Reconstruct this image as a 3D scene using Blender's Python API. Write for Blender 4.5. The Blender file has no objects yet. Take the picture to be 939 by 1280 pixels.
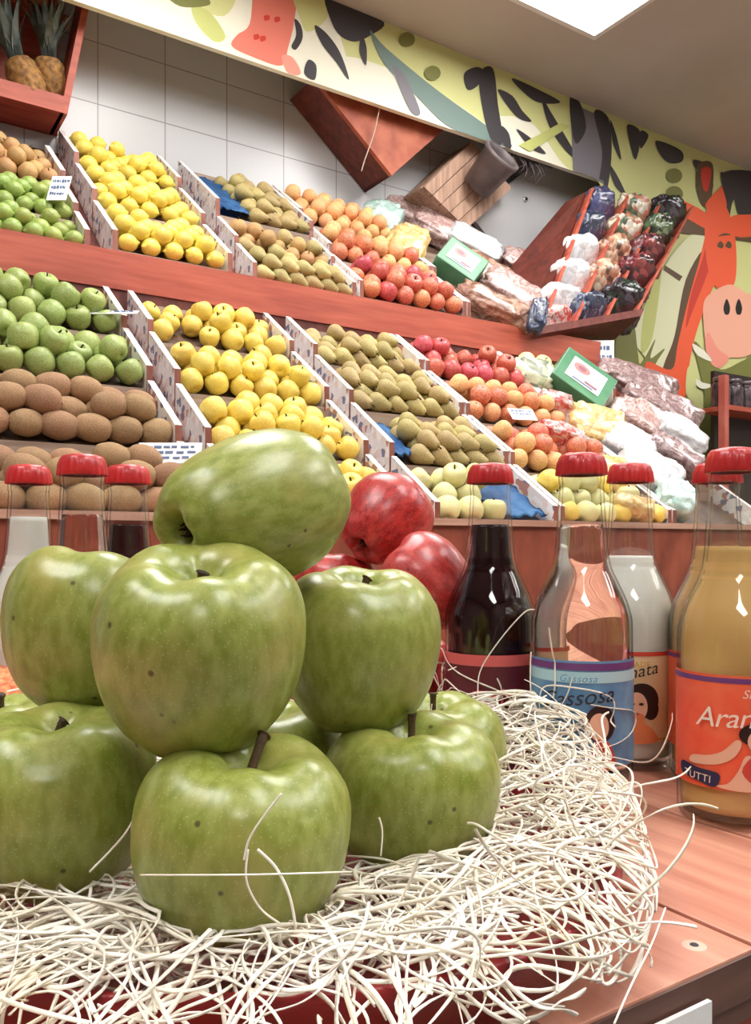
import bpy, bmesh, math, random
from mathutils import Vector, Matrix, Quaternion, noise, Euler
PI = math.pi
S = bpy.context.scene
COL = S.collection
CZ = 0.95                      # eye height above the floor
F = 1050.0
HY = 680.0
RX, RY, FX, FY = 0.838, -0.546, 0.546, 0.838     # camera right and forward in plan

# ------------------------------------------------------------------ helpers: measuring
def cam(px, py, d):
    x = (px-469.5)/F*d
    return Vector((RX*x+FX*d, RY*x+FY*d, CZ+(HY-py)/F*d))
def cxz(x, d, z):
    return Vector((RX*x+FX*d, RY*x+FY*d, CZ+z))
def ray(px, py):
    a = (px-469.5)/F
    return Vector((RX*a+FX, RY*a+FY, (HY-py)/F))
def onY(px, py, Y):
    r = ray(px, py); d = Y/r.y
    return Vector((r.x*d, Y, CZ+r.z*d))
LS, LY0, LZ0 = 0.831, 1.40, CZ+0.05      # lower tier slope
US, UY0, UZ0 = 0.885, 2.11, CZ+0.73      # upper tier slope
def zl(Y): return LZ0+LS*(Y-LY0)
def zu(Y): return UZ0+US*(Y-UY0)
def on_low(px, py):
    r = ray(px, py); d = (LZ0-CZ-LS*LY0)/(r.z-LS*r.y)
    return Vector((r.x*d, r.y*d, CZ+r.z*d))
def on_up(px, py):
    r = ray(px, py); d = (UZ0-CZ-US*UY0)/(r.z-US*r.y)
    return Vector((r.x*d, r.y*d, CZ+r.z*d))

# ------------------------------------------------------------------ helpers: colour and materials
def lin(c):
    def f(v):
        v /= 255.0
        return v/12.92 if v <= 0.04045 else ((v+0.055)/1.055)**2.4
    return (f(c[0]), f(c[1]), f(c[2]), 1)
MATS = {}
def base_mat(name):
    m = bpy.data.materials.new(name); m.use_nodes = True
    nt = m.node_tree
    return m, nt, nt.nodes['Principled BSDF']
def mat(name, c1, c2=None, scale=8, rough=0.5, stretch=(1, 1, 1), detail=3, spec=0.5, bump=0, lo=.35, hi=.65,
        rnd=0.0, coat=0, sss=0, trans=0, metal=0, alpha=1):
    if name in MATS: return MATS[name]
    m, nt, b = base_mat(name)
    N, L = nt.nodes, nt.links
    b.inputs['Roughness'].default_value = rough
    b.inputs['Specular IOR Level'].default_value = spec
    b.inputs['Metallic'].default_value = metal
    b.inputs['Coat Weight'].default_value = coat
    b.inputs['Coat Roughness'].default_value = .15
    b.inputs['Transmission Weight'].default_value = trans
    b.inputs['Alpha'].default_value = alpha
    if sss:
        b.inputs['Subsurface Weight'].default_value = sss
        b.inputs['Subsurface Radius'].default_value = (.01, .008, .004)
    c2 = c2 or c1
    tc = N.new('ShaderNodeTexCoord'); mp = N.new('ShaderNodeMapping'); L.new(tc.outputs['Object'], mp.inputs['Vector'])
    mp.inputs['Scale'].default_value = stretch
    oi = N.new('ShaderNodeObjectInfo')
    ad = N.new('ShaderNodeVectorMath'); ad.operation = 'MULTIPLY_ADD'
    L.new(oi.outputs['Random'], ad.inputs[0]); ad.inputs[1].default_value = (7.3, 3.1, 5.7)
    L.new(mp.outputs['Vector'], ad.inputs[2])
    no = N.new('ShaderNodeTexNoise'); no.inputs['Scale'].default_value = scale; no.inputs['Detail'].default_value = detail
    L.new(ad.outputs[0], no.inputs['Vector'])
    rp = N.new('ShaderNodeValToRGB'); rp.color_ramp.elements[0].position = lo; rp.color_ramp.elements[1].position = hi
    rp.color_ramp.elements[0].color = lin(c1); rp.color_ramp.elements[1].color = lin(c2)
    L.new(no.outputs['Fac'], rp.inputs['Fac'])
    out = rp.outputs['Color']
    if rnd:
        hs = N.new('ShaderNodeHueSaturation')
        mr = N.new('ShaderNodeMapRange'); mr.inputs['To Min'].default_value = 1-rnd; mr.inputs['To Max'].default_value = 1+rnd*.6
        L.new(oi.outputs['Random'], mr.inputs['Value']); L.new(mr.outputs['Result'], hs.inputs['Value'])
        mr2 = N.new('ShaderNodeMapRange'); mr2.inputs['To Min'].default_value = .5-rnd*.08; mr2.inputs['To Max'].default_value = .5+rnd*.08
        ml = N.new('ShaderNodeMath'); ml.operation = 'FRACT'
        m2 = N.new('ShaderNodeMath'); m2.operation = 'MULTIPLY'; m2.inputs[1].default_value = 17.7
        L.new(oi.outputs['Random'], m2.inputs[0]); L.new(m2.outputs[0], ml.inputs[0]); L.new(ml.outputs[0], mr2.inputs['Value'])
        L.new(mr2.outputs['Result'], hs.inputs['Hue'])
        L.new(out, hs.inputs['Color']); out = hs.outputs['Color']
    L.new(out, b.inputs['Base Color'])
    if bump:
        bp = N.new('ShaderNodeBump'); bp.inputs['Strength'].default_value = bump; bp.inputs['Distance'].default_value = .004
        L.new(no.outputs['Fac'], bp.inputs['Height']); L.new(bp.outputs['Normal'], b.inputs['Normal'])
    MATS[name] = m
    return m
def wood(name, c1, c2, axis=0, scale=6, rough=.55, bump=.15):
    st = [1, 1, 1]; st = [9, 9, 9]; st[axis] = .8
    return mat(name, c1, c2, scale=scale, stretch=tuple(st), rough=rough, detail=5, bump=bump, lo=.3, hi=.7)
def cells(name, cols, scale, rough=.35, bump=.6, coat=0, spec=.5):
    """cellular colouring: each cell takes one of the colours (packed small fruit, nuts, printed plastic)"""
    if name in MATS: return MATS[name]
    m, nt, b = base_mat(name); N, L = nt.nodes, nt.links
    b.inputs['Roughness'].default_value = rough; b.inputs['Coat Weight'].default_value = coat
    b.inputs['Specular IOR Level'].default_value = spec
    tc = N.new('ShaderNodeTexCoord'); v = N.new('ShaderNodeTexVoronoi'); v.inputs['Scale'].default_value = scale
    L.new(tc.outputs['Object'], v.inputs['Vector'])
    sp = N.new('ShaderNodeSeparateColor'); L.new(v.outputs['Color'], sp.inputs['Color'])
    rp = N.new('ShaderNodeValToRGB'); rp.color_ramp.interpolation = 'CONSTANT'
    els = rp.color_ramp.elements
    while len(els) < len(cols): els.new(.5)
    for i, c in enumerate(cols):
        els[i].position = i/len(cols); els[i].color = lin(c)
    L.new(sp.outputs['Red'], rp.inputs['Fac']); L.new(rp.outputs['Color'], b.inputs['Base Color'])
    if bump:
        bp = N.new('ShaderNodeBump'); bp.inputs['Strength'].default_value = bump; bp.inputs['Distance'].default_value = .006; bp.invert = True
        L.new(v.outputs['Distance'], bp.inputs['Height']); L.new(bp.outputs['Normal'], b.inputs['Normal'])
    MATS[name] = m
    return m
def apple_mat(name, g1, g2, blush, spot=(70, 60, 30)):
    if name in MATS: return MATS[name]
    m, nt, b = base_mat(name); N, L = nt.nodes, nt.links
    tc = N.new('ShaderNodeTexCoord'); oi = N.new('ShaderNodeObjectInfo')
    ad = N.new('ShaderNodeVectorMath'); ad.operation = 'MULTIPLY_ADD'
    L.new(oi.outputs['Random'], ad.inputs[0]); ad.inputs[1].default_value = (3.3, 5.1, 2.7); L.new(tc.outputs['Object'], ad.inputs[2])
    mp = N.new('ShaderNodeMapping'); mp.inputs['Scale'].default_value = (1, 1, .45); L.new(ad.outputs[0], mp.inputs['Vector'])
    n1 = N.new('ShaderNodeTexNoise'); n1.inputs['Scale'].default_value = 16; n1.inputs['Detail'].default_value = 8; L.new(mp.outputs[0], n1.inputs['Vector'])
    r1 = N.new('ShaderNodeValToRGB'); r1.color_ramp.elements[0].position = .36; r1.color_ramp.elements[1].position = .66
    r1.color_ramp.elements[0].color = lin(g1); r1.color_ramp.elements[1].color = lin(g2); L.new(n1.outputs['Fac'], r1.inputs['Fac'])
    n2 = N.new('ShaderNodeTexNoise'); n2.inputs['Scale'].default_value = 3.2; n2.inputs['Detail'].default_value = 2; L.new(ad.outputs[0], n2.inputs['Vector'])
    r2 = N.new('ShaderNodeMapRange'); r2.inputs['From Min'].default_value = .5; r2.inputs['From Max'].default_value = .8; r2.inputs['To Max'].default_value = .7
    L.new(n2.outputs['Fac'], r2.inputs['Value'])
    m1 = N.new('ShaderNodeMixRGB'); m1.inputs['Color2'].default_value = lin(blush); L.new(r2.outputs[0], m1.inputs['Fac']); L.new(r1.outputs[0], m1.inputs['Color1'])
    # pale lenticels
    v = N.new('ShaderNodeTexVoronoi'); v.inputs['Scale'].default_value = 48; L.new(ad.outputs[0], v.inputs['Vector'])
    r3 = N.new('ShaderNodeMapRange'); r3.inputs['From Min'].default_value = .10; r3.inputs['From Max'].default_value = .26; r3.inputs['To Min'].default_value = .3; r3.inputs['To Max'].default_value = 0
    L.new(v.outputs['Distance'], r3.inputs['Value'])
    m2 = N.new('ShaderNodeMixRGB'); m2.inputs['Color2'].default_value = lin((205, 214, 160)); L.new(r3.outputs[0], m2.inputs['Fac']); L.new(m1.outputs[0], m2.inputs['Color1'])
    # few brown scars
    v2 = N.new('ShaderNodeTexVoronoi'); v2.inputs['Scale'].default_value = 5; L.new(ad.outputs[0], v2.inputs['Vector'])
    r4 = N.new('ShaderNodeMapRange'); r4.inputs['From Min'].default_value = .05; r4.inputs['From Max'].default_value = .09; r4.inputs['To Min'].default_value = .85; r4.inputs['To Max'].default_value = 0
    L.new(v2.outputs['Distance'], r4.inputs['Value'])
    m3 = N.new('ShaderNodeMixRGB'); m3.inputs['Color2'].default_value = lin(spot); L.new(r4.outputs[0], m3.inputs['Fac']); L.new(m2.outputs[0], m3.inputs['Color1'])
    L.new(m3.outputs[0], b.inputs['Base Color'])
    b.inputs['Roughness'].default_value = .36; b.inputs['Specular IOR Level'].default_value = .5
    b.inputs['Coat Weight'].default_value = .25; b.inputs['Coat Roughness'].default_value = .2
    bp = N.new('ShaderNodeBump'); bp.inputs['Strength'].default_value = .03; bp.inputs['Distance'].default_value = .002
    L.new(n1.outputs['Fac'], bp.inputs['Height']); L.new(bp.outputs['Normal'], b.inputs['Normal'])
    MATS[name] = m
    return m
def glass_mat():
    m = bpy.data.materials.new('clear_glass'); m.use_nodes = True
    nt = m.node_tree; N, L = nt.nodes, nt.links
    N.remove(N['Principled BSDF']); out = N['Material Output']
    tr = N.new('ShaderNodeBsdfTransparent'); gl = N.new('ShaderNodeBsdfGlossy'); gl.inputs['Roughness'].default_value = .03
    lw = N.new('ShaderNodeLayerWeight'); lw.inputs['Blend'].default_value = .35
    rp = N.new('ShaderNodeValToRGB'); rp.color_ramp.elements[0].position = .62; rp.color_ramp.elements[0].color = (.985, .99, .985, 1)
    rp.color_ramp.elements[1].position = 1; rp.color_ramp.elements[1].color = (.36, .40, .39, 1)
    L.new(lw.outputs['Facing'], rp.inputs['Fac']); L.new(rp.outputs[0], tr.inputs['Color'])
    lw.inputs['Blend'].default_value = .5
    pw = N.new('ShaderNodeMath'); pw.operation = 'POWER'; pw.inputs[1].default_value = 4; L.new(lw.outputs['Facing'], pw.inputs[0])
    fr = N.new('ShaderNodeMath'); fr.operation = 'MULTIPLY_ADD'; fr.inputs[1].default_value = .4; fr.inputs[2].default_value = .05; L.new(pw.outputs[0], fr.inputs[0])
    mx = N.new('ShaderNodeMixShader'); L.new(fr.outputs[0], mx.inputs[0]); L.new(tr.outputs[0], mx.inputs[1]); L.new(gl.outputs[0], mx.inputs[2])
    L.new(mx.outputs[0], out.inputs['Surface'])
    return m
def liquid(name, col, trans, rough=.0, ior=1.33):
    m, nt, b = base_mat(name)
    b.inputs['Base Color'].default_value = lin(col); b.inputs['Transmission Weight'].default_value = trans
    b.inputs['Roughness'].default_value = rough; b.inputs['IOR'].default_value = ior
    b.inputs['Specular IOR Level'].default_value = .25
    return m
def emit(name, col, s):
    m, nt, b = base_mat(name)
    b.inputs['Emission Color'].default_value = col; b.inputs['Emission Strength'].default_value = s
    b.inputs['Base Color'].default_value = (.9, .9, .9, 1)
    return m

# ------------------------------------------------------------------ helpers: meshes and objects
def mk(name, bm, mats, parent=None, smooth=True, loc=None):
    me = bpy.data.meshes.new(name); bm.normal_update(); bm.to_mesh(me); bm.free()
    if not isinstance(mats, (list, tuple)): mats = [mats]
    for m in mats: me.materials.append(m)
    if smooth: me.polygons.foreach_set('use_smooth', [True]*len(me.polygons))
    o = bpy.data.objects.new(name, me); COL.objects.link(o)
    if parent: o.parent = parent
    if loc is not None: o.location = loc
    return o
def tag(o, label=None, cat=None, group=None, kind=None):
    if label: o['label'] = label
    if cat: o['category'] = cat
    if group: o['group'] = group
    if kind: o['kind'] = kind
    return o
def empty(name, loc, label, cat, group=None, rot=None):
    o = bpy.data.objects.new(name, None); COL.objects.link(o); o.location = loc; o.empty_display_size = .02
    if rot: o.rotation_euler = rot
    return tag(o, label, cat, group)
def copy_tree(o, parent=None):
    c = o.copy(); COL.objects.link(c)
    if parent: c.parent = parent
    for ch in list(o.children): copy_tree(ch, c)
    return c
def bx(bm, x0, x1, y0, y1, z0, z1, mi=0, M=None):
    p = [(x0, y0, z0), (x1, y0, z0), (x1, y1, z0), (x0, y1, z0), (x0, y0, z1), (x1, y0, z1), (x1, y1, z1), (x0, y1, z1)]
    v = [bm.verts.new((M @ Vector(q)) if M else q) for q in p]
    for f in ((0, 3, 2, 1), (4, 5, 6, 7), (0, 1, 5, 4), (1, 2, 6, 5), (2, 3, 7, 6), (3, 0, 4, 7)):
        bm.faces.new([v[i] for i in f]).material_index = mi
def box(x0, x1, y0, y1, z0, z1, bev=0, M=None):
    bm = bmesh.new(); bx(bm, x0, x1, y0, y1, z0, z1, M=M)
    if bev: bmesh.ops.bevel(bm, geom=bm.edges[:], offset=bev, segments=2, affect='EDGES', profile=.6)
    return bm
def prism(bm, pts, d, mi=0):
    """closed outline pts (Vectors) swept along vector d"""
    a = [bm.verts.new(p) for p in pts]; b = [bm.verts.new(Vector(p)+Vector(d)) for p in pts]
    n = len(pts)
    fs = [bm.faces.new(a), bm.faces.new(b[::-1])]
    for i in range(n): fs.append(bm.faces.new((a[i], b[i], b[(i+1) % n], a[(i+1) % n])))
    for f in fs: f.material_index = mi
def fixn(bm):
    bmesh.ops.recalc_face_normals(bm, faces=bm.faces[:]); return bm
def crom(pts, n, closed=False):
    out = []; k = len(pts)
    rng = range(k) if closed else range(k-1)
    for i in rng:
        if closed: p0, p1, p2, p3 = pts[(i-1) % k], pts[i], pts[(i+1) % k], pts[(i+2) % k]
        else: p0, p1, p2, p3 = pts[max(i-1, 0)], pts[i], pts[i+1], pts[min(i+2, k-1)]
        for j in range(n):
            t = j/n
            out.append(tuple(.5*((2*b)+(c-a)*t+(2*a-5*b+4*c-d)*t*t+(-a+3*b-3*c+d)*t**3) for a, b, c, d in zip(p0, p1, p2, p3)))
    if not closed: out.append(tuple(pts[-1]))
    return out
def lathe(bm, prof, seg=48, mi=0, fn=None):
    rings = []
    for r, z in prof:
        if r < 1e-6:
            rings.append([bm.verts.new((0, 0, z))])
        else:
            ring = []
            for k in range(seg):
                a = 2*PI*k/seg; rr, zz = (fn(r, z, a) if fn else (r, z))
                ring.append(bm.verts.new((rr*math.cos(a), rr*math.sin(a), zz)))
            rings.append(ring)
    for a, b in zip(rings, rings[1:]):
        if len(a) == 1 and len(b) == 1: continue
        for k in range(seg):
            k2 = (k+1) % seg
            if len(a) == 1: f = bm.faces.new((a[0], b[k2], b[k]))
            elif len(b) == 1: f = bm.faces.new((a[k], a[k2], b[0]))
            else: f = bm.faces.new((a[k], a[k2], b[k2], b[k]))
            f.material_index = mi
    return bm
def tube(bm, pts, rad, seg=6, mi=0):
    pts = [Vector(p) for p in pts]; prev = None; n = len(pts)
    rr = rad if isinstance(rad, (list, tuple)) else [rad]*n
    up = Vector((.31, .52, .79))
    for i, p in enumerate(pts):
        t = (pts[min(i+1, n-1)]-pts[max(i-1, 0)]).normalized()
        a = t.cross(up).normalized(); b = t.cross(a)
        ring = [bm.verts.new(p+(a*math.cos(2*PI*k/seg)+b*math.sin(2*PI*k/seg))*rr[i]) for k in range(seg)]
        if prev:
            for k in range(seg): bm.faces.new((prev[k], prev[(k+1) % seg], ring[(k+1) % seg], ring[k])).material_index = mi
        else: bm.faces.new(ring[::-1]).material_index = mi
        prev = ring
    bm.faces.new(prev).material_index = mi
def rot_to(v):
    return Vector(v).normalized().to_track_quat('Z', 'Y').to_euler()

# ------------------------------------------------------------------ camera
cd = bpy.data.cameras.new('camera'); co = bpy.data.objects.new('camera', cd); COL.objects.link(co)
co.location = (0, 0, CZ); co.rotation_euler = (PI/2, 0, -math.atan2(FX, FY))
cd.sensor_fit = 'VERTICAL'; cd.sensor_height = 36; cd.sensor_width = 36; cd.lens = F*36/1280; cd.shift_y = (HY-640)/1280
cd.clip_start = .02; cd.clip_end = 60
S.camera = co
S.view_settings.view_transform = 'Standard'; S.view_settings.look = 'None'; S.view_settings.gamma = 1
S.view_settings.use_curve_mapping = False
S.view_settings.exposure = 0.0

# ------------------------------------------------------------------ world + lamps
w = bpy.data.worlds.new('ambient_fill'); S.world = w; w.use_nodes = True  # even ambient fill added around the room, no real source
bg = w.node_tree.nodes['Background']; bg.inputs['Color'].default_value = (.93, .96, 1, 1); bg.inputs['Strength'].default_value = .5

ZC = CZ+1.87
# ------------------------------------------------------------------ materials
M_redwood = wood('red_stained_board', (150, 62, 44), (190, 94, 70), 0, 5)
M_redply = mat('red_brown_plywood', (120, 54, 38), (176, 92, 66), scale=9, stretch=(2.2, 2.2, 1), detail=6, rough=.5, lo=.3, hi=.75)
M_darkwood = wood('dark_red_wood', (74, 28, 22), (112, 48, 36), 2, 5)
M_table = wood('pinkish_table_planks', (172, 104, 84), (218, 160, 134), 1, 7, rough=.42, bump=.25)
M_tableend = wood('sawn_plank_ends', (70, 44, 38), (112, 78, 66), 0, 8)
M_orangewood = mat('orange_brown_board', (150, 70, 46), (182, 98, 68), scale=14, detail=6, rough=.6)
M_palewood = wood('pale_crate_wood', (150, 116, 96), (200, 164, 140), 2, 7)
M_cratewood = wood('crate_slat_wood', (128, 104, 88), (170, 148, 130), 0, 7)
M_cratebase = mat('crate_liner_paper', (70, 52, 42), (110, 84, 66), scale=20)
M_whiteside = mat('white_printed_card', (235, 232, 228), (214, 206, 204), scale=10, rough=.6)
M_printed = cells('printed_crate_side', [(232, 226, 222), (226, 206, 198), (235, 232, 230), (176, 128, 116), (226, 220, 218), (120, 122, 144), (236, 232, 226), (222, 214, 208)], 60, rough=.6, bump=0)
M_brownend = mat('brown_crate_end', (120, 66, 52), (150, 92, 76), scale=15)
M_white = mat('white_card', (238, 238, 236), (226, 228, 230), scale=30, rough=.6)
M_ink = mat('blue_ink', (86, 104, 140), rough=.6)
M_inkd = mat('dark_ink', (40, 40, 48), rough=.6)
M_stem = mat('brown_stem', (58, 42, 26), (92, 68, 40), scale=120, rough=.8)
M_calyx = mat('dried_calyx', (40, 30, 20), (70, 54, 34), scale=120, rough=.9)
M_green = apple_mat('green_apple_skin', (126, 138, 50), (157, 164, 84), (172, 160, 88))
M_red = apple_mat('red_apple_skin', (150, 22, 26), (196, 54, 50), (206, 96, 92), (90, 20, 20))
M_straw = mat('wood_wool', (234, 222, 198), (251, 246, 234), scale=40, rough=.6, lo=.3, hi=.6)
M_tray = mat('red_tray', (120, 22, 26), (150, 34, 36), scale=20, rough=.35)
M_glass = glass_mat()
M_cap = mat('red_crown_cap', (176, 22, 26), (200, 40, 40), scale=60, rough=.4, coat=.3)

# ------------------------------------------------------------------ the setting
def wall_tiles():
    m, nt, b = base_mat('grey_wall_tiles'); N, L = nt.nodes, nt.links
    tc = N.new('ShaderNodeTexCoord'); mp = N.new('ShaderNodeMapping')
    L.new(tc.outputs['Object'], mp.inputs['Vector'])
    mp.inputs['Rotation'].default_value = (PI/2, 0, 0)
    mp.inputs['Location'].default_value = (-.06, .0, 0)
    br = N.new('ShaderNodeTexBrick'); br.offset = 0; br.inputs['Scale'].default_value = 1
    br.inputs['Brick Width'].default_value = .222; br.inputs['Row Height'].default_value = .197
    br.inputs['Mortar Size'].default_value = .0022; br.inputs['Mortar Smooth'].default_value = .3
    br.inputs['Color1'].default_value = lin((196, 197, 198)); br.inputs['Color2'].default_value = lin((190, 191, 193)); br.inputs['Mortar'].default_value = lin((140, 136, 136))
    L.new(mp.outputs[0], br.inputs['Vector']); L.new(br.outputs['Color'], b.inputs['Base Color'])
    b.inputs['Roughness'].default_value = .3
    return m
WY = 2.75
tag(mk('wall_back', box(-1.2, 5.2, WY, WY+.1, 0, ZC), wall_tiles(), smooth=False), kind='structure')
tag(mk('floor', box(-2.5, 5.2, -2.5, WY+.1, -.1, 0), mat('grey_floor', (120, 112, 106), (140, 132, 126), scale=3, rough=.4), smooth=False), kind='structure')
tag(mk('ceiling', box(-2.5, 5.2, -2.5, WY+.1, ZC, ZC+.1), mat('plaster_ceiling', (186, 178, 170), (194, 186, 178), scale=3, rough=.9), smooth=False), kind='structure')
tag(mk('wall_right', box(5.2, 5.3, -2.5, WY+.1, 0, ZC), mat('beige_wall', (196, 186, 172), rough=.8), smooth=False), kind='structure')

M_blockwall = mat('dark_blocker_wall', (112, 98, 90), (126, 112, 102), scale=2, rough=.8)  # unseen dark walls added to block the ambient fill and darken bottle reflections
tag(mk('wall_left_blocker', box(-2.6, -2.5, -2.6, WY+.1, 0, ZC), M_blockwall, smooth=False), kind='structure')
tag(mk('wall_front_blocker', box(-2.5, 5.3, -2.6, -2.5, 0, ZC), M_blockwall, smooth=False), kind='structure')
M_lamp = emit('lamp_diffuser', (1, .99, .97, 1), 14.5)
M_frame = mat('lamp_frame', (225, 225, 222), rough=.5)
def ceiling_light(x, y, label):
    r = empty('ceiling_light', (x, y, ZC), label, 'ceiling light', 'ceiling light panels')
    bm = bmesh.new(); a, b, t = .31, .61, .02
    for q in ((-a, a, -b, -b+t), (-a, a, b-t, b), (-a, -a+t, -b+t, b-t), (a-t, a, -b+t, b-t)): bx(bm, q[0], q[1], q[2], q[3], -.03, -.0005)
    mk('frame', bm, M_frame, r, smooth=False)
    mk('diffuser', box(-a+t, a-t, -b+t, b-t, -.022, -.004), M_lamp, r, smooth=False)
ceiling_light(2.035, 1.525, 'bright white light panel set flush on the beige ceiling at top of photo')
for x, y in ((.75, 1.5), (.75, -.5), (2.2, -.5), (-.9, .6), (3.9, 1.1), (-.9, -1.6), (3.7, -1.2)):
    ceiling_light(x, y, 'rectangular white light panel on the shop ceiling, one of those beyond the photo')

# ------------------------------------------------------------------ painted fascia and mural (flat board in front of the wall)
BY = 2.50
def paint_board():
    cols = dict(cream=(238, 236, 216), lime=(212, 214, 146), lime2=(196, 202, 122), dark=(58, 54, 58), teal=(112, 134, 128), grey=(120, 116, 124),
                olive=(122, 124, 62), pink=(226, 124, 106), orange=(240, 96, 56), red=(206, 58, 40), skin=(240, 176, 150), brown=(96, 72, 48),
                black=(30, 24, 24), pale=(226, 228, 188), blush=(238, 150, 132))
    keys = list(cols); mats = [mat('paint_'+k, v, rough=.55) for k, v in cols.items()]
    bm = bmesh.new()
    zb, zt = CZ+1.565, ZC-.002
    bx(bm, -.6, 2.80, BY, BY+.02, zb, zt, keys.index('cream'))
    bx(bm, 2.80, 5.15, BY, BY+.02, .0, zt, keys.index('lime'))
    layer = [0]
    def P(c, pts, smooth=True):
        layer[0] += 1
        y = BY-.00012*layer[0]
        q = [(p[0], p[1]) for p in pts]
        if smooth: q = crom(q, 5, True)
        vs = []
        for a, b in q:
            v = onY(a, b, BY); v.y = y; v.z = min(max(v.z, .02 if v.x > 2.8 else zb+.001), zt-.001); vs.append(bm.verts.new(v))
        f = bm.faces.new(vs); f.material_index = keys.index(c)
        if f.calc_area() and (f.normal_update() or f.normal.y > 0): f.normal_flip()
    sh = False
    # lime ground from the middle of the fascia to the right
    P('lime', [(455, 0), (850, 150), (850, 330), (560, 165), (470, 120), (430, 60)])
    P('cream', [(430, 70), (520, 100), (600, 150), (640, 185), (560, 165), (470, 130), (400, 100)])
    P('cream', [(610, 150), (660, 150), (700, 200), (720, 225), (660, 210), (620, 185)])
    P('lime', [(195, -30), (290, -20), (280, 20), (225, 0)])
    P('lime2', [(240, 8), (262, 15), (282, 45), (268, 52), (246, 30)])
    P('olive', [(205, -12), (250, -8), (262, 6), (225, 8)])
    # pink animal nose hanging into the fascia
    P('pink', [(322, -20), (368, -20), (368, 25), (360, 60), (352, 82), (318, 72), (290, 58), (296, 44), (312, 30)])
    P('blush', [(352, 70), (366, 72), (376, 92), (360, 92)])
    for a, b in ((333, 22), (346, 24), (320, 46), (328, 48)): P('red', [(a-3, b-2), (a+3, b-3), (a+4, b+2), (a-2, b+4)])
    P('dark', [(368, 24), (376, 32), (378, 48), (370, 62), (364, 58), (370, 44)])
    P('lime', [(366, -10), (400, -10), (410, 20), (385, 40), (374, 20)])
    # dark crown of leaves, teal trunk
    P('dark', [(405, -10), (440, 6), (480, 28), (462, 45), (440, 52), (418, 36)])
    for q in ([(393, 32), (408, 42), (425, 66), (436, 100), (420, 78), (402, 55)],
              [(452, 44), (458, 60), (457, 82), (449, 64)],
              [(385, 75), (395, 82), (393, 100), (380, 92)]): P('dark', q)
    P('teal', [(462, 38), (482, 60), (545, 112), (598, 150), (640, 182), (612, 178), (560, 158), (520, 120), (480, 80)])
    P('grey', [(490, 84), (506, 96), (525, 140), (512, 138)])
    for q in ([(600, 90), (616, 86), (622, 130), (628, 178), (612, 172), (600, 120)],
              [(580, 92), (596, 84), (606, 92), (596, 108), (584, 112)],
              [(622, 112), (640, 120), (652, 138), (664, 152), (648, 148), (632, 130)],
              [(645, 162), (662, 172), (682, 192), (664, 186)],
              [(676, 120), (688, 140), (712, 180), (722, 200), (706, 188), (686, 158)],
              [(640, 98), (672, 112), (700, 128), (672, 128), (650, 112)],
              [(626, 158), (636, 168), (638, 188), (628, 180)]): P('dark', q)
    P('grey', [(712, 128), (738, 140), (760, 148), (758, 232), (736, 226), (716, 216)], sh)
    P('dark', [(712, 122), (724, 128), (732, 160), (720, 180), (714, 160)])
    P('dark', [(742, 140), (760, 148), (764, 190), (758, 238), (748, 232), (752, 190)])
    for q in ([(762, 150), (770, 170), (776, 200), (766, 180)], [(760, 205), (770, 218), (782, 244), (768, 232)],
              [(784, 156), (800, 166), (794, 200), (786, 176)], [(800, 164), (810, 170), (800, 186)],
              [(820, 176), (850, 188), (852, 202), (836, 204), (824, 192)], [(866, 200), (885, 206), (890, 216), (872, 214)]): P('dark', q)
    P('lime2', [(648, 182), (700, 154), (712, 158), (662, 190)], sh)
    for a, b, r in ((842, 220, 10), (842, 243, 11), (508, 50, 10), (540, 92, 10), (880, 232, 11)): P('olive', [(a+r*math.cos(k*PI/4), b+r*.92*math.sin(k*PI/4)) for k in range(8)])
    P('brown', [(872, 206), (890, 206), (888, 250), (878, 258), (870, 236)])
    P('red', [(876, 212), (888, 212), (884, 238), (878, 236)])
    P('dark', [(905, 215), (960, 225), (960, 300), (925, 272), (916, 250), (908, 285), (905, 250)])
    P('dark', [(900, 216), (912, 222), (918, 240), (906, 236)])
    # pale stalk and olive grass, lower right
    P('pale', [(870, 290), (880, 305), (862, 350), (846, 420), (826, 462), (800, 440), (790, 420), (806, 380), (838, 320)])
    P('lime2', [(806, 380), (826, 330), (815, 420), (800, 440)])
    P('olive', [(770, 420), (790, 404), (796, 440), (800, 455), (818, 424), (812, 448), (830, 436), (816, 462), (818, 500), (820, 620), (760, 620), (766, 500)])
    P('olive', [(880, 440), (900, 462), (930, 450), (950, 448), (950, 720), (860, 720), (868, 560), (880, 500), (866, 430)])
    P('brown', [(848, 262), (888, 284), (888, 296), (850, 292)], sh)
    P('brown', [(915, 288), (960, 294), (960, 306), (915, 300)], sh)
    P('brown', [(830, 332), (852, 346), (848, 352), (828, 338)], sh)
    # orange long-necked animal with a pale muzzle
    P('brown', [(880, 312), (856, 350), (842, 420), (830, 452), (828, 465), (842, 470), (852, 440), (864, 380)])
    P('orange', [(886, 285), (872, 330), (858, 380), (846, 430), (838, 462), (808, 452), (806, 470), (812, 495), (850, 508), (858, 470), (868, 420), (890, 360), (912, 330), (912, 300)])
    P('red', [(884, 290), (878, 320), (862, 370), (856, 410), (866, 385), (882, 345), (890, 318)])
    P('orange', [(882, 262), (896, 256), (908, 262), (918, 300), (918, 350), (905, 366), (888, 350), (880, 310)])
    P('orange', [(836, 246), (850, 250), (882, 268), (886, 288), (862, 276), (846, 266)])
    P('orange', [(912, 272), (940, 268), (965, 262), (960, 290), (918, 296)])
    P('orange', [(880, 258), (898, 236), (902, 236), (906, 262)])
    P('skin', [(878, 380), (892, 364), (912, 356), (930, 366), (950, 380), (952, 430), (930, 446), (910, 448), (898, 460), (886, 452), (880, 425)])
    P('blush', [(884, 416), (896, 436), (910, 448), (898, 460), (886, 452), (880, 430)])
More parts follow.
